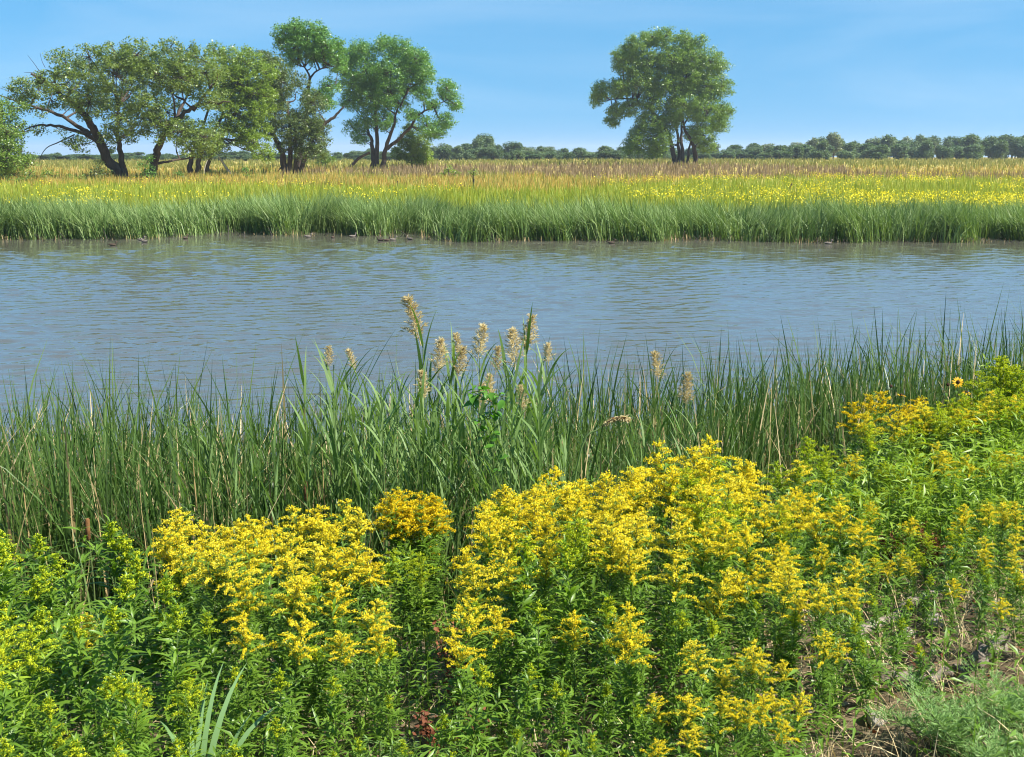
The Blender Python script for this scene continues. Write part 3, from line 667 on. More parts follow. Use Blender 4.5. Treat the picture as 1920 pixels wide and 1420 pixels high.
for me in CV:
    a = np.empty(len(me.vertices) * 3, np.float32); me.vertices.foreach_get('co', a)
    f = np.array([p.vertices[:] for p in me.polygons]); mi = np.array([p.material_index for p in me.polygons])
    cv_data.append((a.reshape(-1, 3), f, mi))
for i, (x, y) in enumerate(cpos):
    g = g1(x, y); top = cattail_top(x) * R.triangular(.62, 1.04, .84) * (1.12 if R.random() < .07 else 1)
    h = top - max(g, -.35) if g < .3 else max(1.15, top - g * .75)
    rz = R.uniform(0, 6.28); k = R.randrange(len(CV)); zb = max(g, -.35)
    if i < 300:
        side = 'left' if x < -1.9 else ('middle' if x < 1.8 else 'right')
        desc = {'left': 'long bladed green cattail in the near reed bed left of the plumed reeds', 'middle': 'narrow green cattail among the plumed reeds in the middle of the near bank', 'right': 'dark green cattail in the near reed bed right of the plumed reeds'}[side]
        tag(link('cattail', CV[k], None, (x, y, zb), (R.uniform(-.05, .05), R.uniform(-.05, .05), rz), h), desc, 'cattail', 'near cattails, ' + side)
    else:
        a, f, mi = cv_data[k]; c, s_ = math.cos(rz), math.sin(rz)
        V = np.stack([(a[:, 0] * c - a[:, 1] * s_) * h + x, (a[:, 0] * s_ + a[:, 1] * c) * h + y, a[:, 2] * h + zb], 1)
        for q in (0, 1):
            if (mi == q).any(): rest.add(V, f[mi == q], q)
tag(link('cattail_bed', rest.mesh('cattail_bed', [M['reed_leaf'], M['straw']])), 'dense mass of green cattail leaves at the near water edge', 'cattails', kind='stuff')
# dead straw stalks among the near reeds
m = MB(); n = 1100
yy = rng.uniform(6.0, 9.6, n); xx = rng.uniform(-.6, .6, n) * yy; yy = yy + bank_off(xx) * .9
ribbons(m, np.stack([xx, yy, gz(xx, yy) - .05], 1), rng.uniform(0, 6.28, n), np.abs(rng.normal(.18, .2, n)), rng.normal(.05, .25, n), rng.uniform(.4, 1.3, n), rng.uniform(.003, .007, n), 4, rng.uniform(-1, 1, n))
tag(link('dead_stalks', m.mesh('dead_stalks', M['straw'])), 'thin straw coloured dead stalks between the near cattails', 'dead stalks', kind='stuff')
# cattails with brown spikes
for px_, py_, Y, lab in [(573, 902, 6.4, 'brown cattail spike just behind the left yellow clump'), (163, 972, 6.0, 'brown cattail spike above the green plants at left')]:
    t = P(px_, py_, Y); zg = g1(t[0], Y); h = t[2] - zg
    o = thing('spiked_cattail', (t[0], Y, zg), lab, 'cattail')
    m = MB(); tube(m, [(0, 0, -.05), (.01, 0, h * .5), (0, 0, h - .02)], [.006, .005, .004], 6); link('stem', m.mesh('stem', M['gr_stem'], True), o)
    m = MB(); tube(m, [(0, 0, h - .125), (0, 0, h - .118), (0, 0, h - .06), (.002, 0, h - .006), (.002, 0, h)], [.005, .0125, .0135, .012, .005], 9); link('seed_spike', m.mesh('seed_spike', M['spike'], True), o)
    m = MB(); ribbons(m, np.array([(.01, 0, -.03), (-.01, .01, -.03), (0, -.01, -.03)]), [0.3, 2.4, 4.3], [.08, .06, .1], [.3, .5, .2], [h * .9, h, h * .95], .011, 7); link('leaves', m.mesh('leaves', M['reed_leaf']), o)

# ------------------------------------------------------------------ plumed common reeds
def plume_mesh(r, size=.3, curl=False):
    m = MB(); nb = 30
    nod = r.uniform(-.1, .1, 2)
    for i in range(nb):
        t = i / (nb - 1); z0 = size * t * .82
        L = size * (.3 * (1 - t) ** .6 + .08) * r.uniform(.7, 1.15); az = i * 2.4 + r.uniform(-.4, .4)
        el = 1.2 + .25 * t + r.normal(0, .12)
        q = []
        for s in np.linspace(0, 1, 6):
            e = el - 1.0 * s * s
            q.append((q[-1][0] + math.cos(az) * math.cos(e) * L / 5, q[-1][1] + math.sin(az) * math.cos(e) * L / 5, q[-1][2] + math.sin(e) * L / 5) if q else (nod[0] * z0, nod[1] * z0, z0))
        q = np.array(q); n = 46
        u = r.uniform(.1, 1, n); pos = np.stack([np.interp(u, np.linspace(0, 1, 6), q[:, c]) for c in range(3)], 1) + r.normal(0, .003, (n, 3))
        scatter(m, (np.array([(0, 0, 0), (.5, .07, 0), (1, 0, -.08), (.5, -.07, 0)]), np.array([(0, 1, 2, 3)])), pos, np.full(n, az) + r.normal(0, .5, n), r.uniform(-.2, 1.0, n), r.uniform(0, 6.28, n), r.uniform(.016, .034, n))
    tube(m, [(0, 0, -.02), (nod[0] * size * .5, nod[1] * size * .5, size * .5), (nod[0] * size, nod[1] * size, size * .95)], [.003, .002, .001], 4)
    return m.mesh('plume', M['plume'])
def reed_parts(seed):
    """leafy stem of unit height"""
    r = np.random.default_rng(seed)
    bend = r.uniform(-.06, .06, 2)
    sp = np.stack([bend[0] * np.linspace(0, 1, 7) ** 2, bend[1] * np.linspace(0, 1, 7) ** 2, np.linspace(-.03, 1, 7)], 1)
    ms = MB(); tube(ms, sp, np.linspace(.0042, .0016, 7), 5)
    ml = MB(); n = 13; t = np.linspace(.3, .97, n) + r.normal(0, .012, n)
    base = np.stack([bend[0] * t ** 2, bend[1] * t ** 2, t], 1)
    ribbons(ml, base, np.arange(n) * PI + r.normal(0, .5, n) + r.uniform(0, 6), r.uniform(.2, .55, n), r.uniform(.15, 1.1, n), r.uniform(.16, .26, n), r.uniform(.008, .014, n), 7, r.uniform(-.5, .5, n), prof=np.interp(np.linspace(0, 1, 8), [0, .12, .35, .8, 1], [.35, .95, 1, .4, .03]))
    return ms.mesh('stem', M['phrag'], True), ml.mesh('leaves', M['phrag'])
RV = [reed_parts(300 + i) for i in range(7)]
PV = [plume_mesh(np.random.default_rng(330 + i)) for i in range(5)]
plumes = [(787, 562, 7.6, .33, 'tallest reed with a big feathery tan plume above the water'), (863, 625, 7.9, .2, 'narrow plumed reed just right of the tallest plume'), (895, 612, 7.7, .26, 'reed with a full tan plume second right of the tallest'), (985, 595, 7.8, .28, 'tall slim greenish plume, right one of a close pair'), (966, 622, 7.5, .28, 'broad tan plume, left one of a close pair'), (1028, 642, 7.9, .17, 'short leaning brown plume right of the close pair'), (929, 653, 8.0, .2, 'pale thin plume between the full plume and the close pair'), (1237, 663, 7.9, .22, 'sparse brown plume standing alone over open water'), (1287, 705, 7.6, .24, 'drooping tan plume at the right end of the plumed reeds'), (820, 640, 7.4, .26, 'bushy tan plume below the tallest plume, on its right'), (920, 707, 7.0, .2, 'tan plume half hidden above the climbing vine, right one'), (898, 722, 6.9, .18, 'tan plume half hidden above the climbing vine, left one'), (793, 700, 7.1, .2, 'low tan plume under the tallest plume'), (857, 655, 7.3, .22, 'orange tan plume between the tallest and the full plume'), (617, 650, 7.8, .16, 'small brown plume at the left end of the plumed reeds'), (665, 655, 8.0, .17, 'thin greenish plume second from the left end'), (983, 727, 7.0, .18, 'low pale plume under the close pair')]
for i, (px_, py_, Y, s, lab) in enumerate(plumes):
    t = P(px_, py_, Y); zg = g1(t[0], Y); h = t[2] - zg - s * .85
    o = thing('plumed_reed', (t[0], Y, zg), lab, 'reed', 'plumed reeds', R.uniform(0, 6.28))
    v = RV[i % len(RV)]
    link('stem', v[0], o, scale=h); link('leaves', v[1], o, scale=h)
    me = v[0].vertices[-1].co
    link('plume', PV[i % len(PV)], o, loc=(me.x * h, me.y * h, h * .995), rot=(R.uniform(-.2, .2), R.uniform(-.2, .2), R.uniform(0, 6)), scale=s / .28)
LX = [R.uniform(560, 1300) if q % 3 == 0 else R.uniform(620, 1080) for q in range(120)] + sorted(R.uniform(300, 560) for _ in range(15))
for i in range(135):
    px_ = LX[i]
    Y = R.uniform(6.2, 8.0); py_ = R.uniform(710, 880) if i < 120 else R.uniform(820, 900)
    if px_ > 1050: py_ = R.uniform(800, 900)
    t = P(px_, py_, Y); zg = g1(t[0], Y); h = t[2] - zg
    o = thing('leafy_reed', (t[0], Y, zg), 'broad leaved grey green reed without plume ' + ('among the plumed reeds' if i < 120 else 'left of the plumed reeds, ' + ORD[i - 120] + ' from left'), 'reed', 'leafy reeds ' + ('among the plumes' if i < 120 else 'on the left'), R.uniform(0, 6.28))
    v = R.choice(RV); link('stem', v[0], o, scale=h); link('leaves', v[1], o, scale=h)

# dry curled seed head
t0, t1, t2 = P(1085, 860, 6.6), P(1128, 800, 6.6), P(1172, 783, 6.6)
b = np.array([P(1040, 960, 6.6)[0], 6.6, 0]); b[2] = g1(b[0], 6.6)
o = thing('curled_reed', b, 'drooping striped brown dry seed head leaning right over the reeds', 'reed')
m = MB(); tube(m, curve_pts([(0, 0, -.05), t0 - b, t1 - b], 10), np.linspace(.007, .005, 10), 6); link('stem', m.mesh('stem', M['phrag'], True), o)
m = MB(); c = curve_pts([t1 - b, (t1 + t2) / 2 - b + (0, 0, .02), t2 - b, t2 - b + (.02, 0, -.02)], 46)
for i in range(46):
    n = 9; w = .034 * math.sin(PI * (i + 3) / 52) ** .6 * (1.0 if (i // 4) % 2 else .6)
    a = rng.uniform(0, 6.28, n)
    scatter(m, (np.array([(0, 0, 0), (.5, .16, 0), (1, 0, -.15), (.5, -.16, 0)]), np.array([(0, 1, 2, 3)])), np.repeat(c[i:i + 1], n, 0), a, rng.uniform(-1.3, .5, n), rng.uniform(0, 6, n), np.full(n, w) * rng.uniform(.8, 1.3, n), (i // 4) % 2)
link('seed_head', m.mesh('seed_head', [M['spike'], M['plume']]), o)

# vine
LEAF = leaf_tpl(.62, .2, .2, ((0, 0), (.2, .9), (.45, 1), (.75, .55), (1, 0)))
b = P(915, 880, 6.2); b[2] = g1(b[0], 6.2)
o = thing('climbing_vine', b, 'bright green vine leaves climbing the reeds below the plumes', 'vine')
m = MB(); ml = MB()
vp = curve_pts([np.zeros(3), P(925, 860, 6.25) - b, P(900, 800, 6.3) - b, P(930, 765, 6.35) - b, P(890, 735, 6.3) - b, P(950, 745, 6.3) - b], 40)
tube(m, vp, .0025, 4); link('stem', m.mesh('stem', M['gr_stem']), o)
n = 70; ii = rng.integers(6, 40, n)
scatter(ml, LEAF, vp[ii] + rng.normal(0, .02, (n, 3)), rng.uniform(0, 6.28, n), rng.normal(-.2, .4, n), rng.normal(0, .4, n), rng.uniform(.035, .07, n))
link('leaves', ml.mesh('leaves', M['vine']), o)

# ------------------------------------------------------------------ goldenrod
GL = leaf_tpl(.18, .28, .3)
GLm = MB(); GLm.add(*GL); LEAF_ME = [GLm.mesh('leaf', M['gr_leaf']), None]
GLm = MB(); GLm.add(*leaf_tpl(.18, .42, .3)); LEAF_ME[1] = GLm.mesh('leaf', M['gr_leaf'])
FLO = (np.array([(0, 0, 0), (.5, .35, .1), (1, 0, 0), (.5, -.35, .1), (.3, 0, .5), (.8, 0, .45)]), np.array([(0, 1, 2, 3), (0, 4, 5, 2)]))
def goldenrod(seed, bloom, big=1.0):
    """unit height plant: stem, leaves, flower head; also the list of leaf placements"""
    r = np.random.default_rng(seed)
    top = .8 if bloom != 'leafy' else .95
    bend = r.uniform(-.1, .1, 2)
    def sp(t): t = np.asarray(t); return np.stack([bend[0] * t ** 2, bend[1] * t ** 2, t * 1.0], -1)
    ms = MB(); tube(ms, sp(np.linspace(-.04, .98, 9)), np.linspace(.0045, .0016, 9), 5)
    n = {'yellow': 105, 'orange': 95, 'lime': 110, 'leafy': 78}[bloom]
    t = np.sort(r.uniform(.08, top + .05, n) ** .8)
    size = big * np.interp(t, [0, .3, .7, 1], [.06, .1, .085, .035]) * r.uniform(.75, 1.2, n)
    az = np.arange(n) * 2.4 + r.normal(0, .3, n); pitch = np.interp(t, [0, .5, 1], [.1, .55, .95]) + r.normal(0, .2, n); roll = r.normal(0, .3, n)
    pos = sp(t)
    ml = MB(); ml2 = MB(); scatter(ml, GL, pos, az, pitch, roll, size)
    # leafy side shoots
    for k in range(9):
        t0 = r.uniform(.3, .8); a = r.uniform(0, 6.28); L = r.uniform(.08, .17)
        q = curve_pts([sp(t0), sp(t0) + np.array([math.cos(a) * L * .5, math.sin(a) * L * .5, L * .6]), sp(t0) + np.array([math.cos(a) * L * .7, math.sin(a) * L * .7, L * 1.2])], 6)
        tube(ms, q, np.linspace(.0018, .001, 6), 3, cap=False)
        c = 16; u = r.integers(1, 6, c)
        for mm in (ml, ml2): scatter(mm, GL, q[u], r.uniform(0, 6.28, c), r.uniform(.2, 1, c), r.normal(0, .3, c), r.uniform(.035, .065, c) * big)
    fm = MB()
    if bloom == 'leafy':
        nb, z0, mi, Lm = 14, .86, 'lime', .06
    else:
        nb, z0, mi, Lm = 22, .74, bloom, .165
    side = r.uniform(0, 6.28)
    for i in range(nb):
        u = i / (nb - 1); zt = z0 + (.985 - z0) * u
        L = (Lm * (1 - u) ** .75 + .02) * r.uniform(.75, 1.2); a = i * 2.4 + r.normal(0, .3); el = r.normal(.95, .15)
        q = [sp(zt)]
        for s in range(6):
            e = el - 1.15 * (s / 5) ** 1.3
            q.append(q[-1] + np.array([math.cos(a) * math.cos(e), math.sin(a) * math.cos(e), math.sin(e)]) * L / 6)
        q = np.array(q); tube(ms, q, np.linspace(.0013, .0006, 7), 3, cap=False)
        nf = int(L / .00125); w = r.uniform(.12, 1, nf)
        pos = np.stack([np.interp(w, np.linspace(0, 1, 7), q[:, c]) for c in range(3)], 1) + r.normal(0, .0045, (nf, 3)) + np.array([0, 0, .004])
        scatter(fm, FLO, pos, r.uniform(0, 6.28, nf), r.uniform(.1, 1.2, nf), r.uniform(-.6, .6, nf), r.uniform(.0052, .0096, nf) * (1.15 if bloom == 'leafy' else 1))
        if r.random() < .6:
            c = 3; scatter(ml, GL, np.repeat(q[1:2], c, 0), a + r.normal(0, .5, c), r.uniform(0, .8, c), r.normal(0, .3, c), r.uniform(.025, .05, c))
    lm = M['gr_leaf_light'] if bloom == 'lime' else M['gr_leaf']
    return dict(stem=ms.mesh('stem', M['gr_stem'], True), leaves=ml.mesh('leaves', lm), flower=fm.mesh('flower_head', M[mi]), shoots=ml2.mesh('side_leaves', lm), list=list(zip(sp(t), az, pitch, roll, size)))
GV = {'yellow': [goldenrod(400 + i, 'yellow') for i in range(9)], 'orange': [goldenrod(420 + i, 'orange') for i in range(4)], 'lime': [goldenrod(440 + i, 'lime') for i in range(6)], 'leafy': [goldenrod(460 + i, 'leafy', 1.45) for i in range(6)]}
CNT = {}
def plant(px_, py_, Y, kind, label, group, split=False):
    t = P(px_, py_, Y); zg = g1(t[0], Y); h = t[2] - zg
    h = min(max(h, .35), 1.45)
    o = thing('goldenrod', (t[0], Y, zg - .02), label, 'goldenrod', group, R.uniform(0, 6.28), h)
    o.rotation_euler = (R.uniform(-.09, .09), R.uniform(-.09, .09), R.uniform(0, 6.28))
    v = R.choice(GV[kind]); CNT[group] = CNT.get(group, 0) + 1
    link('stem', v['stem'], o); link('flower_head', v['flower'], o)
    if split:
        tag(link('side_leaves', v['shoots'], o), kind='stuff')
        for pos, az, pitch, roll, size in v['list']:
            l = link('leaf', LEAF_ME[R.randrange(2)], o)
            Mx = Matrix([list(r_) for r_ in rotmats(np.array(az), np.array(pitch), np.array(roll))]).to_4x4()
            l.matrix_local = Matrix.Translation([float(c) for c in pos]) @ Mx @ Matrix.Scale(float(size), 4)
    else:
        link('leaves', v['leaves'], o)
def row(Y, line, kind, step, label, group, jit=14, split=False, mix=None, dy=.18):
    xs_ = [p[0] for p in line]; ys_ = [p[1] for p in line]
    x = xs_[0]; c = 0; rowx = []
    while x <= min(xs_[-1], 1945):
        k = kind
        if mix and R.random() < mix[1]: k = mix[0]
        plant(x + R.uniform(-4, 4), float(np.interp(x, xs_, ys_)) + abs(R.gauss(0, jit)), Y + R.uniform(-dy, dy), k, label + ', ' + ORD[c] + ' from left', group, split); c += 1
        x += .9 * step * FPX / Y * R.uniform(.8, 1.2)
# central clump
LB, GP = 'blooming goldenrod in the large central clump', 'goldenrods of the central clump'
row(5.3, [(925, 900), (960, 885), (1050, 862), (1100, 900), (1180, 858), (1240, 812), (1285, 838), (1330, 800), (1370, 850), (1420, 845), (1470, 900)], 'yellow', .1, LB + ', back row', GP + ', back', 10, mix=('lime', .14))
row(4.95, [(912, 930), (960, 905), (1050, 890), (1180, 885), (1300, 850), (1420, 875), (1500, 925)], 'yellow', .1, LB + ', second row', GP + ', second row', 14, mix=('lime', .14))
row(4.6, [(905, 950), (960, 930), (1050, 915), (1180, 910), (1300, 890), (1420, 910), (1520, 945), (1600, 925), (1640, 960)], 'yellow', .1, LB + ', middle row', GP + ', middle', 16, mix=('lime', .14))
row(4.25, [(900, 980), (960, 965), (1080, 950), (1200, 950), (1330, 940), (1450, 965), (1550, 1000), (1620, 1040)], 'yellow', .11, LB + ', fourth row', GP + ', fourth row', 18, mix=('lime', .14))
row(3.9, [(905, 1020), (960, 1010), (1080, 1000), (1180, 985), (1290, 1010), (1400, 1020), (1500, 1040), (1590, 1080)], 'yellow', .12, LB + ', front row', GP + ', front', 24, mix=('leafy', .12))
row(3.75, [(1340, 1075), (1420, 1055), (1520, 1075), (1600, 1065), (1650, 1110)], 'yellow', .13, LB + ', low right part', GP + ', low right', 22)
row(3.8, [(870, 1080), (930, 1090), (980, 1100)], 'yellow', .12, LB + ', low left part', GP + ', low left', 22)
row(3.6, [(880, 1100), (1000, 1090), (1150, 1110), (1300, 1120), (1420, 1110), (1560, 1150)], 'leafy', .13, 'dark leafy goldenrod stem at the foot of the central clump', 'leafy stems below the central clump', 28, split=True, mix=('yellow', .15))
row(3.3, [(860, 1210), (1000, 1240), (1150, 1250), (1260, 1290)], 'leafy', .16, 'low leafy goldenrod stem at the bottom of the picture, middle', 'low leafy stems at the bottom', 30, split=True)
short = sorted([(1350, 1195), (1380, 1215), (1415, 1205), (1440, 1240), (1480, 1255), (1310, 1280), (1340, 1300), (1390, 1310), (1430, 1290), (1470, 1300), (1260, 1310), (1235, 1360), (1280, 1350), (1540, 1180), (1570, 1200), (1185, 1150), (1215, 1165), (1320, 1360), (1400, 1345), (1500, 1290), (1360, 1250), (1450, 1340)])
for c, (px_, py_) in enumerate(short):
    plant(px_, py_ - 12, R.uniform(3.3, 3.55) if py_ < 1280 else R.uniform(3.0, 3.2), 'yellow', 'short yellow goldenrod low before the central clump, ' + ORD[c] + ' from left', 'short goldenrods in front of the central clump')
row(2.95, [(880, 1330), (1000, 1350), (1120, 1360), (1220, 1390)], 'leafy', .13, 'leafy stem at the bottom edge in the middle', 'leafy stems at the bottom edge, middle', 20)
# left clump
LB, GP = 'goldenrod in the yellow clump left of middle', 'goldenrods of the left clump'
row(5.0, [(340, 950), (370, 935), (410, 965), (460, 960), (520, 935), (560, 925), (620, 935), (660, 960)], 'yellow', .09, LB + ', back row', GP + ', back', 12, mix=('lime', .2))
row(4.6, [(325, 985), (400, 975), (480, 965), (560, 955), (640, 970), (690, 1000)], 'yellow', .09, LB + ', second row', GP + ', second row', 14, mix=('lime', .08))
row(4.25, [(320, 1010), (400, 1000), (500, 990), (580, 985), (650, 1010), (720, 1050)], 'yellow', .09, LB + ', third row', GP + ', third row', 18, mix=('leafy', .12))
row(3.9, [(450, 1060), (540, 1050), (620, 1060), (690, 1090), (760, 1150)], 'yellow', .09, LB + ', front row', GP + ', front', 20, mix=('leafy', .2))
row(3.6, [(330, 1110), (430, 1130), (520, 1130), (620, 1150), (720, 1180), (790, 1230)], 'leafy', .13, 'leafy green goldenrod stem below the left yellow clump', 'leafy stems below the left clump', 26, split=True, mix=('yellow', .12))
row(3.25, [(380, 1230), (500, 1240), (620, 1260), (740, 1300), (840, 1330)], 'leafy', .14, 'low leafy goldenrod stem at the bottom, left of the middle', 'low leafy stems left of the middle', 26, split=True)
row(2.9, [(420, 1330), (560, 1345), (700, 1370), (860, 1390)], 'leafy', .13, 'leafy stem at the bottom edge left of the middle', 'leafy stems at the bottom edge', 20)
# bush apart
for c, bx_ in enumerate(sorted(R.uniform(742, 806) for _ in range(12))):
    plant(bx_, 908 + abs(R.gauss(0, 26)) + abs(R.uniform(-1, 1)) * 10, R.uniform(5.3, 5.8), 'orange', 'deep yellow goldenrod in the small bush between the clumps, ' + ORD[c] + ' from left', 'goldenrods of the small bush')
row(4.7, [(690, 1010), (740, 1030), (800, 1020), (850, 1050)], 'lime', .13, 'pale green budding goldenrod in the gap between the two clumps', 'budding goldenrods in the gap', 20, mix=('leafy', .5))
# left green plants
LB, GP = 'green goldenrod with lime buds', 'budding goldenrods at left'
row(4.1, [(-20, 990), (30, 985), (90, 965), (150, 1000), (230, 945), (300, 1000)], 'leafy', .11, LB + ' in the back row at left', GP + ', back', 14, mix=('lime', .25))
row(3.7, [(-20, 1030), (60, 1040), (150, 1050), (240, 1040), (310, 1070)], 'leafy', .12, LB + ' in the middle row at left', GP + ', middle', 16, mix=('lime', .1))
row(3.3, [(-20, 1110), (40, 1140), (140, 1110), (240, 1110), (330, 1150)], 'leafy', .12, 'large leaved green goldenrod stem in front at left', GP + ', front', 20, split=True)
row(2.95, [(-15, 1230), (60, 1250), (160, 1260), (260, 1240), (340, 1270)], 'leafy', .13, 'large leaved goldenrod stem in the bottom left corner', 'goldenrods in the bottom left corner', 24, split=True)
row(2.65, [(-15, 1330), (80, 1350), (200, 1370), (330, 1380)], 'leafy', .12, 'leafy stem cut by the bottom edge at far left', 'leafy stems at the bottom edge, left', 18)
for c, (px_, py_) in enumerate([(15, 1130), (40, 1160), (130, 1335), (205, 1345), (245, 1285), (340, 1265)]):
    plant(px_, py_, 3.05, 'lime', 'goldenrod with pale lime bud heads near bottom left, ' + ORD[c] + ' from left', 'lime heads bottom left')
for c, (px_, py_) in enumerate([(120, 1120), (140, 1180), (160, 1150)]):
    plant(px_, py_, 3.8, 'yellow', 'yellow goldenrod half hidden behind the green stems at left, ' + ORD[c] + ' from left', 'hidden yellow goldenrods at left')
# right side
LB, GP = 'goldenrod at the upper right', 'goldenrods upper right'
row(7.4, [(1600, 748), (1650, 726), (1695, 716), (1740, 763), (1800, 733), (1850, 738)], 'orange', .12, 'deep yellow ' + LB + ' below the sunflowers', GP + ', yellow', 10)
row(7.2, [(1840, 690), (1870, 667), (1920, 655), (1990, 645)], 'lime', .09, 'bright lime ' + LB + ' at the picture edge', GP + ', lime', 12)
row(6.7, [(1620, 765), (1700, 755), (1760, 735), (1830, 755), (1920, 725), (1990, 725)], 'lime', .085, 'lime budding ' + LB + ', second row', GP + ', second row', 16, mix=('yellow', .4))
row(6.2, [(1480, 825), (1530, 797), (1590, 825), (1650, 855), (1740, 825), (1830, 835), (1950, 815)], 'lime', .085, 'lime green budding goldenrod right of the central clump, back row', 'lime goldenrods right, back', 16, mix=('yellow', .3))
row(5.7, [(1500, 865), (1580, 875), (1650, 895), (1750, 880), (1850, 905), (1980, 895)], 'lime', .09, 'lime green budding goldenrod right of the central clump, front row', 'lime goldenrods right, front', 20, mix=('leafy', .45))
row(5.3, [(1560, 920), (1620, 910), (1680, 945), (1720, 970)], 'yellow', .13, 'yellow goldenrod at the right end of the central clump, back', 'goldenrods at right end of central clump', 14, mix=('leafy', .3))
row(4.8, [(1800, 935), (1860, 925), (1930, 935), (1990, 930)], 'yellow', .08, 'yellow goldenrod near the right edge above the driftwood', 'goldenrods near the right edge', 16)
row(4.5, [(1775, 975), (1840, 995), (1920, 975), (1990, 985)], 'yellow', .1, 'yellow goldenrod near the right edge, lower row', 'goldenrods near the right edge, lower', 20, mix=('leafy', .35))
row(4.1, [(1850, 1120), (1920, 1130), (1990, 1130)], 'leafy', .13, 'leafy goldenrod stem at the right edge above the feathery plant', 'leafy stems at right edge', 26, mix=('yellow', .3))
row(4.7, [(1600, 1090), (1650, 1080), (1710, 1085)], 'yellow', .11, 'short yellow goldenrod beside the driftwood log', 'goldenrods beside the log', 14, mix=('leafy', .4))
row(3.7, [(1560, 1190), (1640, 1210), (1700, 1230)], 'leafy', .18, 'sparse leafy stem over the bare ground at lower right', 'sparse stems lower right', 22, split=True)

row(4.6, [(1660, 1120), (1730, 1100), (1790, 1110)], 'yellow', .1, 'yellow goldenrod leaning over the driftwood', 'goldenrods over the driftwood', 18, mix=('leafy', .5))
row(4.0, [(1610, 1165), (1700, 1175), (1800, 1145), (1900, 1165), (1990, 1155)], 'leafy', .085, 'dark leafy stem in front of the driftwood', 'leafy stems before the driftwood', 30, mix=('yellow', .4))
row(3.6, [(1480, 1270), (1560, 1290), (1660, 1300), (1760, 1310)], 'leafy', .11, 'leafy stem over the dry grass at lower right', 'leafy stems over the dry grass', 30, split=True, mix=('yellow', .25))
row(4.3, [(1850, 1040), (1920, 1030), (1990, 1040)], 'yellow', .11, 'yellow goldenrod at the right edge, lowest row', 'goldenrods at the right edge, lowest row', 22)
row(4.9, [(1650, 1040), (1720, 1030), (1790, 1030)], 'leafy', .09, 'green stem above the driftwood', 'green stems above the driftwood', 20, mix=('lime', .4))
row(6.9, [(1720, 770), (1780, 745), (1850, 730), (1930, 715), (1990, 710)], 'lime', .09, 'tall lime budding goldenrod between the sunflowers and the edge', 'tall lime goldenrods at upper right', 18, mix=('yellow', .25))
row(5.9, [(1690, 860), (1760, 830), (1840, 830), (1930, 810), (1990, 800)], 'lime', .09, 'bushy lime goldenrod low at the upper right', 'bushy lime goldenrods at right', 24, mix=('yellow', .3))
row(5.2, [(1800, 930), (1870, 910), (1950, 900)], 'lime', .1, 'lime goldenrod above the right edge blooms', 'lime goldenrods above the right edge blooms', 20, mix=('yellow', .35))
# sunflowers
for px_, py_, Y, rz, face, lab in [(1796, 717, 7.9, 0, 1.15, 'open orange sunflower with dark centre at upper right'), (1690, 742, 7.8, 2, .2, 'small sunflower nodding left above the right goldenrods'), (1777, 722, 8.0, 0, .9, 'dark seed head without petals beside the open sunflower'), (1812, 737, 7.8, 1, .3, 'small sunflower just below the open one'), (1670, 725, 7.9, 0, .8, 'small dark sunflower head left of the others'), (1764, 758, 7.6, .6, .4, 'half open sunflower below the dark seed head')]:
    t = P(px_, py_, Y); zg = g1(t[0], Y); h = t[2] - zg
    o = thing('sunflower', (t[0], Y, zg), lab, 'sunflower', 'sunflowers upper right')
    m = MB(); tube(m, [(0, 0, -.05), (.02, 0, h * .5), (0, .01, h)], [.004, .003, .002], 5); link('stem', m.mesh('stem', M['gr_stem'], True), o)
    m = MB(); n = 12; scatter(m, GL, np.stack([np.zeros(n), np.zeros(n), np.linspace(.3, .9, n) * h], 1), np.arange(n) * 2.4, np.full(n, .4), np.zeros(n), np.full(n, .09)); link('leaves', m.mesh('leaves', M['gr_leaf']), o)
    head = Matrix.Translation((0, 0, h)) @ Matrix.Rotation(rz, 4, 'Z') @ Matrix.Rotation(face, 4, 'X')
    small = 'dark' in lab and 'open' not in lab or 'seed head' in lab
    m = MB(); tube(m, [(0, 0, -.006), (0, 0, .004), (0, 0, .011), (0, 0, .014)], [.006, .014, .011, .004], 10); d = link('disc', m.mesh('disc', M['disc'], True), o); d.matrix_local = head
    if not small:
        m = MB(); n = 13; sz = .034 if 'open orange' in lab else .024
        scatter(m, leaf_tpl(.38, .1, .15), np.stack([.011 * np.cos(np.arange(n) * 2 * PI / n), .011 * np.sin(np.arange(n) * 2 * PI / n), np.zeros(n)], 1), np.arange(n) * 2 * PI / n, rng.normal(.08, .15, n), rng.normal(0, .2, n), rng.uniform(.85, 1.1, n) * sz)
        d = link('petals', m.mesh('petals', M['petal']), o); d.matrix_local = head

# ------------------------------------------------------------------ driftwood, rocks
def log(px0, py0, px1, py1, r0, r1, label, seed, zoff=.0, name='driftwood_log'):
    r = np.random.default_rng(seed)
    def hit(px_, py_):
        Y = 3.0
        for _ in range(600):
            p = P(px_, py_, Y)
            if p[2] <= g1(p[0], Y) + zoff + .05: break
            Y += .01
        return p
    a, b_ = hit(px0, py0), hit(px1, py1)
    o = a.copy(); L = np.linalg.norm(b_ - a); n = 14
    c = np.stack([np.linspace(0, 1, n)[:, None] * (b_ - a) + r.normal(0, .012, (n, 3))])[0]
    rad = np.linspace(r0, r1, n) * r.uniform(.86, 1.14, n)
    m = MB(); tube(m, c, rad, 12)
    m.V[0] = (m.V[0] + r.normal(0, .1, m.V[0].shape) * r0).astype(np.float32)
    k = r.integers(4, 9); tube(m, [c[k], c[k] + np.array([.01, -.02, .03]), c[k] + np.array([.02, -.03, .06])], [r0 * .35, r0 * .2, r0 * .08], 6)
    tag(link(name, m.mesh(name, M['deadwood'], True), None, o), label, 'log')
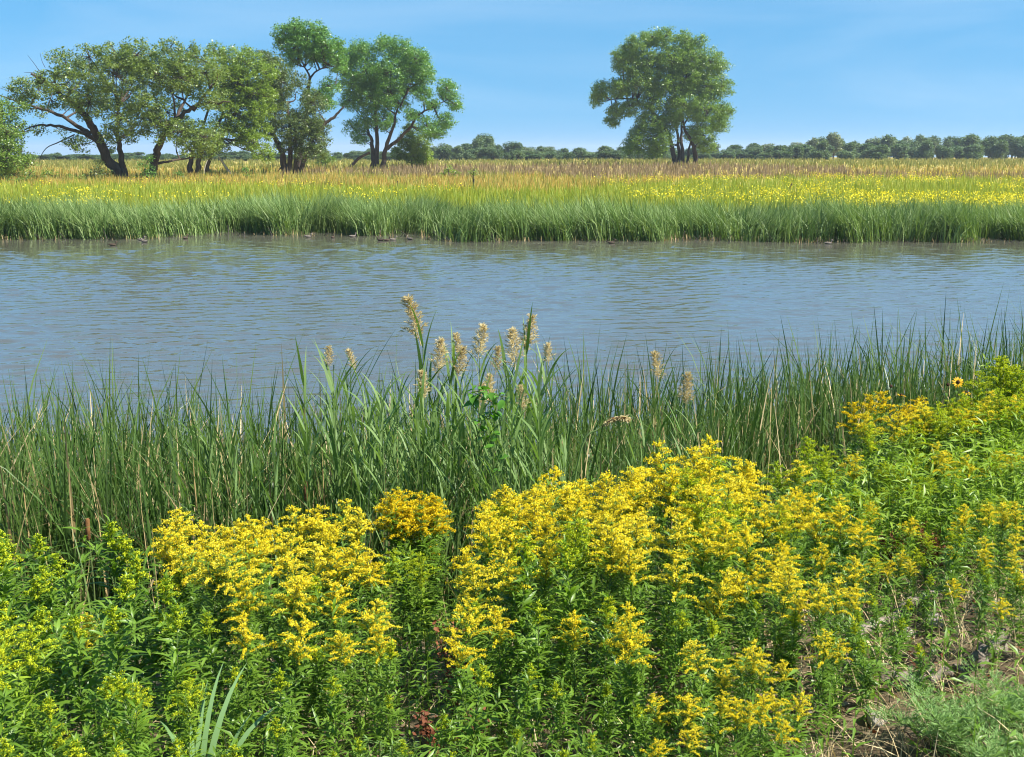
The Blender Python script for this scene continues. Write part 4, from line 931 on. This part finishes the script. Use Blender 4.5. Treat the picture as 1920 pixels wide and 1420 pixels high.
log(1600, 1200, 1790, 1085, .022, .013, 'pale weathered driftwood log slanting up to the right', 1, .06)
log(1660, 1275, 1800, 1262, .022, .016, 'flat grey driftwood log lying across the bare ground', 2)
log(1500, 1330, 1640, 1290, .014, .009, 'short pale driftwood piece at lower right, nearest the camera', 3)
log(1830, 1240, 1880, 1190, .025, .02, 'dark broken stump of driftwood near the right edge', 4, .05)
log(1590, 1250, 1612, 1215, .02, .014, 'frayed grey stump end beside the leafy stems', 5, .03, 'stump')
def rock(px_, py_, s, label, seed):
    r = np.random.default_rng(seed); Y = 3.0
    for _ in range(600):
        p = P(px_, py_, Y)
        if p[2] <= g1(p[0], Y) + s * .4: break
        Y += .01
    V = []; S, T = 12, 8; ph = r.uniform(0, 6, 6)
    for i in range(T + 1):
        th = PI * i / T
        for j in range(S):
            a = 2 * PI * j / S; d = np.array([math.sin(th) * math.cos(a), math.sin(th) * math.sin(a), math.cos(th)])
            k = 1 + .16 * math.sin(3 * d[0] + ph[0]) + .13 * math.sin(4 * d[1] + ph[1]) + .1 * math.sin(6 * d[2] + ph[2] + 3 * d[0])
            V.append(d * k * s * np.array([1.25, .9, .7]))
    F = [(i * S + j, (i + 1) * S + j, (i + 1) * S + (j + 1) % S, i * S + (j + 1) % S) for i in range(T) for j in range(S)]
    m = MB(); m.add(V, np.array(F))
    tag(link('rock', m.mesh('rock', M['rock'], True), None, (p[0], Y, g1(p[0], Y) + s * .3), (0, 0, r.uniform(0, 6))), label, 'rock')
rock(1754, 1165, .045, 'pale rounded rock below the slanting driftwood log', 1)
rock(1700, 1190, .04, 'brown rock left of the pale rounded rock', 2)
rock(1560, 1315, .045, 'flat pale stone in the dry grass at lower right', 3)
rock(1640, 1345, .035, 'small stone in front of the driftwood at lower right', 4)

# feathery plant
def feathery(px_, py_, Y, h, label, seed):
    t = P(px_, py_, Y); zg = g1(t[0], Y); r = np.random.default_rng(seed)
    o = thing('feathery_plant', (t[0], Y, zg), label, 'plant', 'feathery plants bottom right'); H = t[2] - zg
    ms, ml = MB(), MB()
    for s in range(11):
        a = r.uniform(0, 6.28); sp_ = r.uniform(.05, .3)
        q = curve_pts([(0, 0, -.03), (math.cos(a) * sp_ * .4, math.sin(a) * sp_ * .4, H * .55), (math.cos(a) * sp_, math.sin(a) * sp_, H * r.uniform(.75, 1))], 12)
        tube(ms, q, np.linspace(.003, .001, 12), 4, cap=False)
        for i in range(3, 12):
            for w in range(4):
                n = 12; az = r.uniform(0, 6.28); el = r.uniform(.2, .9); L = r.uniform(.03, .07)
                u = np.linspace(.1, 1, n)[:, None]; pos = q[i] + u * L * np.array([math.cos(az) * math.cos(el), math.sin(az) * math.cos(el), math.sin(el)])
                scatter(ml, (np.array([(0, 0, 0), (.5, .1, .02), (1, 0, 0), (.5, -.1, .02)]), np.array([(0, 1, 2, 3)])), pos, az + np.where(np.arange(n) % 2, .8, -.8), np.full(n, el), r.normal(0, .5, n), r.uniform(.01, .02, n))
    link('stem', ms.mesh('stem', M['gr_stem']), o); link('leaves', ml.mesh('leaves', M['feather']), o)
for k, (a, b_, Y, lab) in enumerate([(1790, 1320, 3.35, 'soft feathery pale green plant at lower right, leftmost'), (1860, 1290, 3.45, 'soft feathery pale green plant in the lower right corner, tallest'), (1920, 1310, 3.3, 'soft feathery pale green plant at the right picture edge'), (1830, 1360, 3.1, 'soft feathery pale green plant in front of the others in the corner'), (1900, 1375, 3.05, 'soft feathery green plant lowest in the right corner')]):
    feathery(a, b_, Y, 1, lab, 500 + k)

# broad pale blades bottom left
b = P(365, 1400, 3.0); b[2] = g1(b[0], 3.0)
o = thing('broad_bladed_grass', b, 'broad pale arching grass blades at the bottom left', 'grass')
for k in range(9):
    m = MB(); ribbons(m, np.array([(R.uniform(-.03, .03), R.uniform(-.03, .03), -.02)]), R.uniform(-1.2, 2.6), R.uniform(.1, .45), R.uniform(.8, 1.7), R.uniform(.38, .6), R.uniform(.018, .028), 9, np.array([R.uniform(-.5, .5)]))
    link('leaf', m.mesh('blade', M['pale_blade']), o)
# rusty dead seed stalks
for k, (px_, py_, Y, lab) in enumerate([(865, 1165, 3.75, 'rust brown dead seed stalk between the two clumps'), (845, 1330, 3.3, 'rust brown dead stalk low between the clumps, nearest the bottom'), (1745, 1010, 5.3, 'dark red brown dead stalk above the driftwood'), (1690, 1020, 5.4, 'dark dead stalk left of the red brown one above the driftwood')]):
    t = P(px_, py_, Y); zg = g1(t[0], Y); H = max(.3, t[2] - zg); r = np.random.default_rng(700 + k)
    o = thing('dead_stalk', (t[0], Y, zg), lab, 'dead plant'); ms, ml = MB(), MB()
    for s in range(7):
        a = r.uniform(0, 6.28); w = r.uniform(.02, .12)
        q = curve_pts([(0, 0, -.03), (math.cos(a) * w * .5, math.sin(a) * w * .5, H * .5), (math.cos(a) * w, math.sin(a) * w, H * r.uniform(.7, 1))], 10)
        tube(ms, q, np.linspace(.003, .0012, 10), 4, cap=False)
        n = 90; ii = r.integers(3, 10, n)
        scatter(ml, QUAD, q[ii] + r.normal(0, .012, (n, 3)), r.uniform(0, 6.28, n), r.uniform(-1, 1, n), r.normal(0, .5, n), r.uniform(.008, .02, n))
    link('stem', ms.mesh('stem', M['rust']), o); tag(link('seeds', ml.mesh('seeds', M['rust']), o), kind='stuff')
# small succulent-like weeds at the bottom
for k, px_ in enumerate([690, 712, 735, 756, 775]):
    Y = 3.15; t = P(px_, 1385 + 6 * (k % 3), Y); zg = g1(t[0], Y); H = max(.12, t[2] - zg); r = np.random.default_rng(800 + k)
    o = thing('small_weed', (t[0], Y, zg), 'short pale blue green weed spike at the bottom edge, ' + ORD[k] + ' from left', 'weed', 'pale weed spikes'); ms, ml = MB(), MB()
    tube(ms, [(0, 0, -.02), (0, 0, H)], [.003, .002], 4); n = 90; tt = r.uniform(.35, 1, n)
    scatter(ml, GL, np.stack([np.zeros(n), np.zeros(n), tt * H], 1), np.arange(n) * 2.4, r.uniform(.3, 1, n), r.normal(0, .2, n), r.uniform(.012, .024, n))
    link('stem', ms.mesh('stem', M['gr_stem']), o); link('leaves', ml.mesh('leaves', M['feather']), o)

SL = leaf_tpl(.17, .28, .3, ((0, 0), (.42, 1), (1, 0)))
# ------------------------------------------------------------------ near ground cover: dry grass, litter, low green (uncountable)
m = MB(); n = 9500
yy = rng.uniform(2.6, 6.5, n); xx = rng.uniform(-.58, .62, n) * yy
den = np.where(xx > .7, 1.0, .3); k = rng.random(n) < den; xx, yy = xx[k], yy[k]; n = len(xx)
ribbons(m, np.stack([xx, yy, gz(xx, yy) - .01], 1), rng.uniform(0, 6.28, n), rng.uniform(.2, 1.2, n), rng.uniform(.2, 1.5, n), rng.uniform(.08, .34, n), rng.uniform(.002, .005, n), 5, rng.uniform(-1, 1, n))
tag(link('dry_ground_grass', m.mesh('dry_ground_grass', M['straw'])), 'thin dry straw grass on the near ground', 'grass', kind='stuff')
m = MB(); n = 2600
yy = rng.uniform(2.6, 8.2, n); xx = rng.uniform(-.58, .62, n) * yy; yy = yy + bank_off(xx) * .5
scatter(m, SL, np.stack([xx, yy, gz(xx, yy) + rng.uniform(.005, .03, n)], 1), rng.uniform(0, 6.28, n), rng.normal(0, .3, n), rng.normal(0, .8, n), rng.uniform(.03, .09, n))
tag(link('leaf_litter', m.mesh('leaf_litter', M['rust'])), 'brown dead leaves lying under the goldenrods', 'leaf litter', kind='stuff')
m = MB(); n = 2900
yy = rng.uniform(2.7, 7.0, n); xx = rng.uniform(-.58, .62, n) * yy
bare = (((xx - 1.5) / .6) ** 2 + ((yy - 4.6) / 1.6) ** 2 < 1) | ((xx > .8) & (yy < 3.9))
bare = bare & (rng.random(n) < .72); xx, yy = xx[~bare], yy[~bare]; n = len(xx)
hh = rng.uniform(.1, .36, n); k = 11
bx, by, bh = np.repeat(xx, k), np.repeat(yy, k), np.repeat(hh, k) * rng.uniform(.3, 1, n * k)
scatter(m, SL, np.stack([bx, by, gz(bx, by) + bh], 1), rng.uniform(0, 6.28, n * k), rng.normal(.35, .3, n * k), rng.normal(0, .4, n * k), rng.uniform(.04, .075, n * k))
ribbons(m, np.stack([xx, yy, gz(xx, yy) - .01], 1), rng.uniform(0, 6.28, n), 0, 0, hh, .004, 2)
tag(link('undergrowth', m.mesh('undergrowth', M['gr_leaf'])), 'low green undergrowth between the goldenrod stems', 'undergrowth', kind='stuff')
m = MB(); n = 1500; yy = rng.uniform(5.2, 9.0, n); xx = rng.uniform(.22, .55, n) * yy; keep = (yy - bank_off(xx)) < 5.9; xx, yy = xx[keep], yy[keep]; n = len(xx)
hh = rng.uniform(.25, .7, n); k = 12
bx, by, bh = np.repeat(xx, k), np.repeat(yy, k), np.repeat(hh, k) * rng.uniform(.3, 1, n * k)
scatter(m, SL, np.stack([bx, by, gz(bx, by) + bh], 1), rng.uniform(0, 6.28, n * k), rng.normal(.4, .3, n * k), rng.normal(0, .4, n * k), rng.uniform(.05, .09, n * k))
ribbons(m, np.stack([xx, yy, gz(xx, yy) - .01], 1), rng.uniform(0, 6.28, n), 0, 0, hh, .004, 2)
tag(link('leafy_undergrowth', m.mesh('leafy_undergrowth', M['gr_leaf_light'])), 'bright yellow green leafy growth under the upper right goldenrods', 'undergrowth', kind='stuff')
# ------------------------------------------------------------------ thin summer haze
m, nt, N, Lk = new_mat('haze_air')
pv = N('ShaderNodeVolumePrincipled'); pv.inputs['Color'].default_value = (.8, .9, 1, 1); pv.inputs['Density'].default_value = HAZE; pv.inputs['Anisotropy'].default_value = .2
Lk(pv.outputs[0], N('ShaderNodeOutputMaterial').inputs['Volume'])
if HAZE > 0:
    mb = MB(); x0, x1, y0, y1, z0_, z1_ = -3600, 3600, -60, 6100, -125, 36
    mb.add([(x, y, z) for z in (z0_, z1_) for y in (y0, y1) for x in (x0, x1)], np.array([(0, 2, 3, 1), (4, 5, 7, 6), (0, 1, 5, 4), (2, 6, 7, 3), (0, 4, 6, 2), (1, 3, 7, 5)]))
    tag(link('haze', mb.mesh('haze', m)), 'thin pale haze over the whole marsh', 'haze', kind='stuff')
print('goldenrods', sum(CNT.values()), 'objects', len(bpy.data.objects), 'tris', sum(len(me.loops) - 2 * len(me.polygons) for me in bpy.data.meshes))
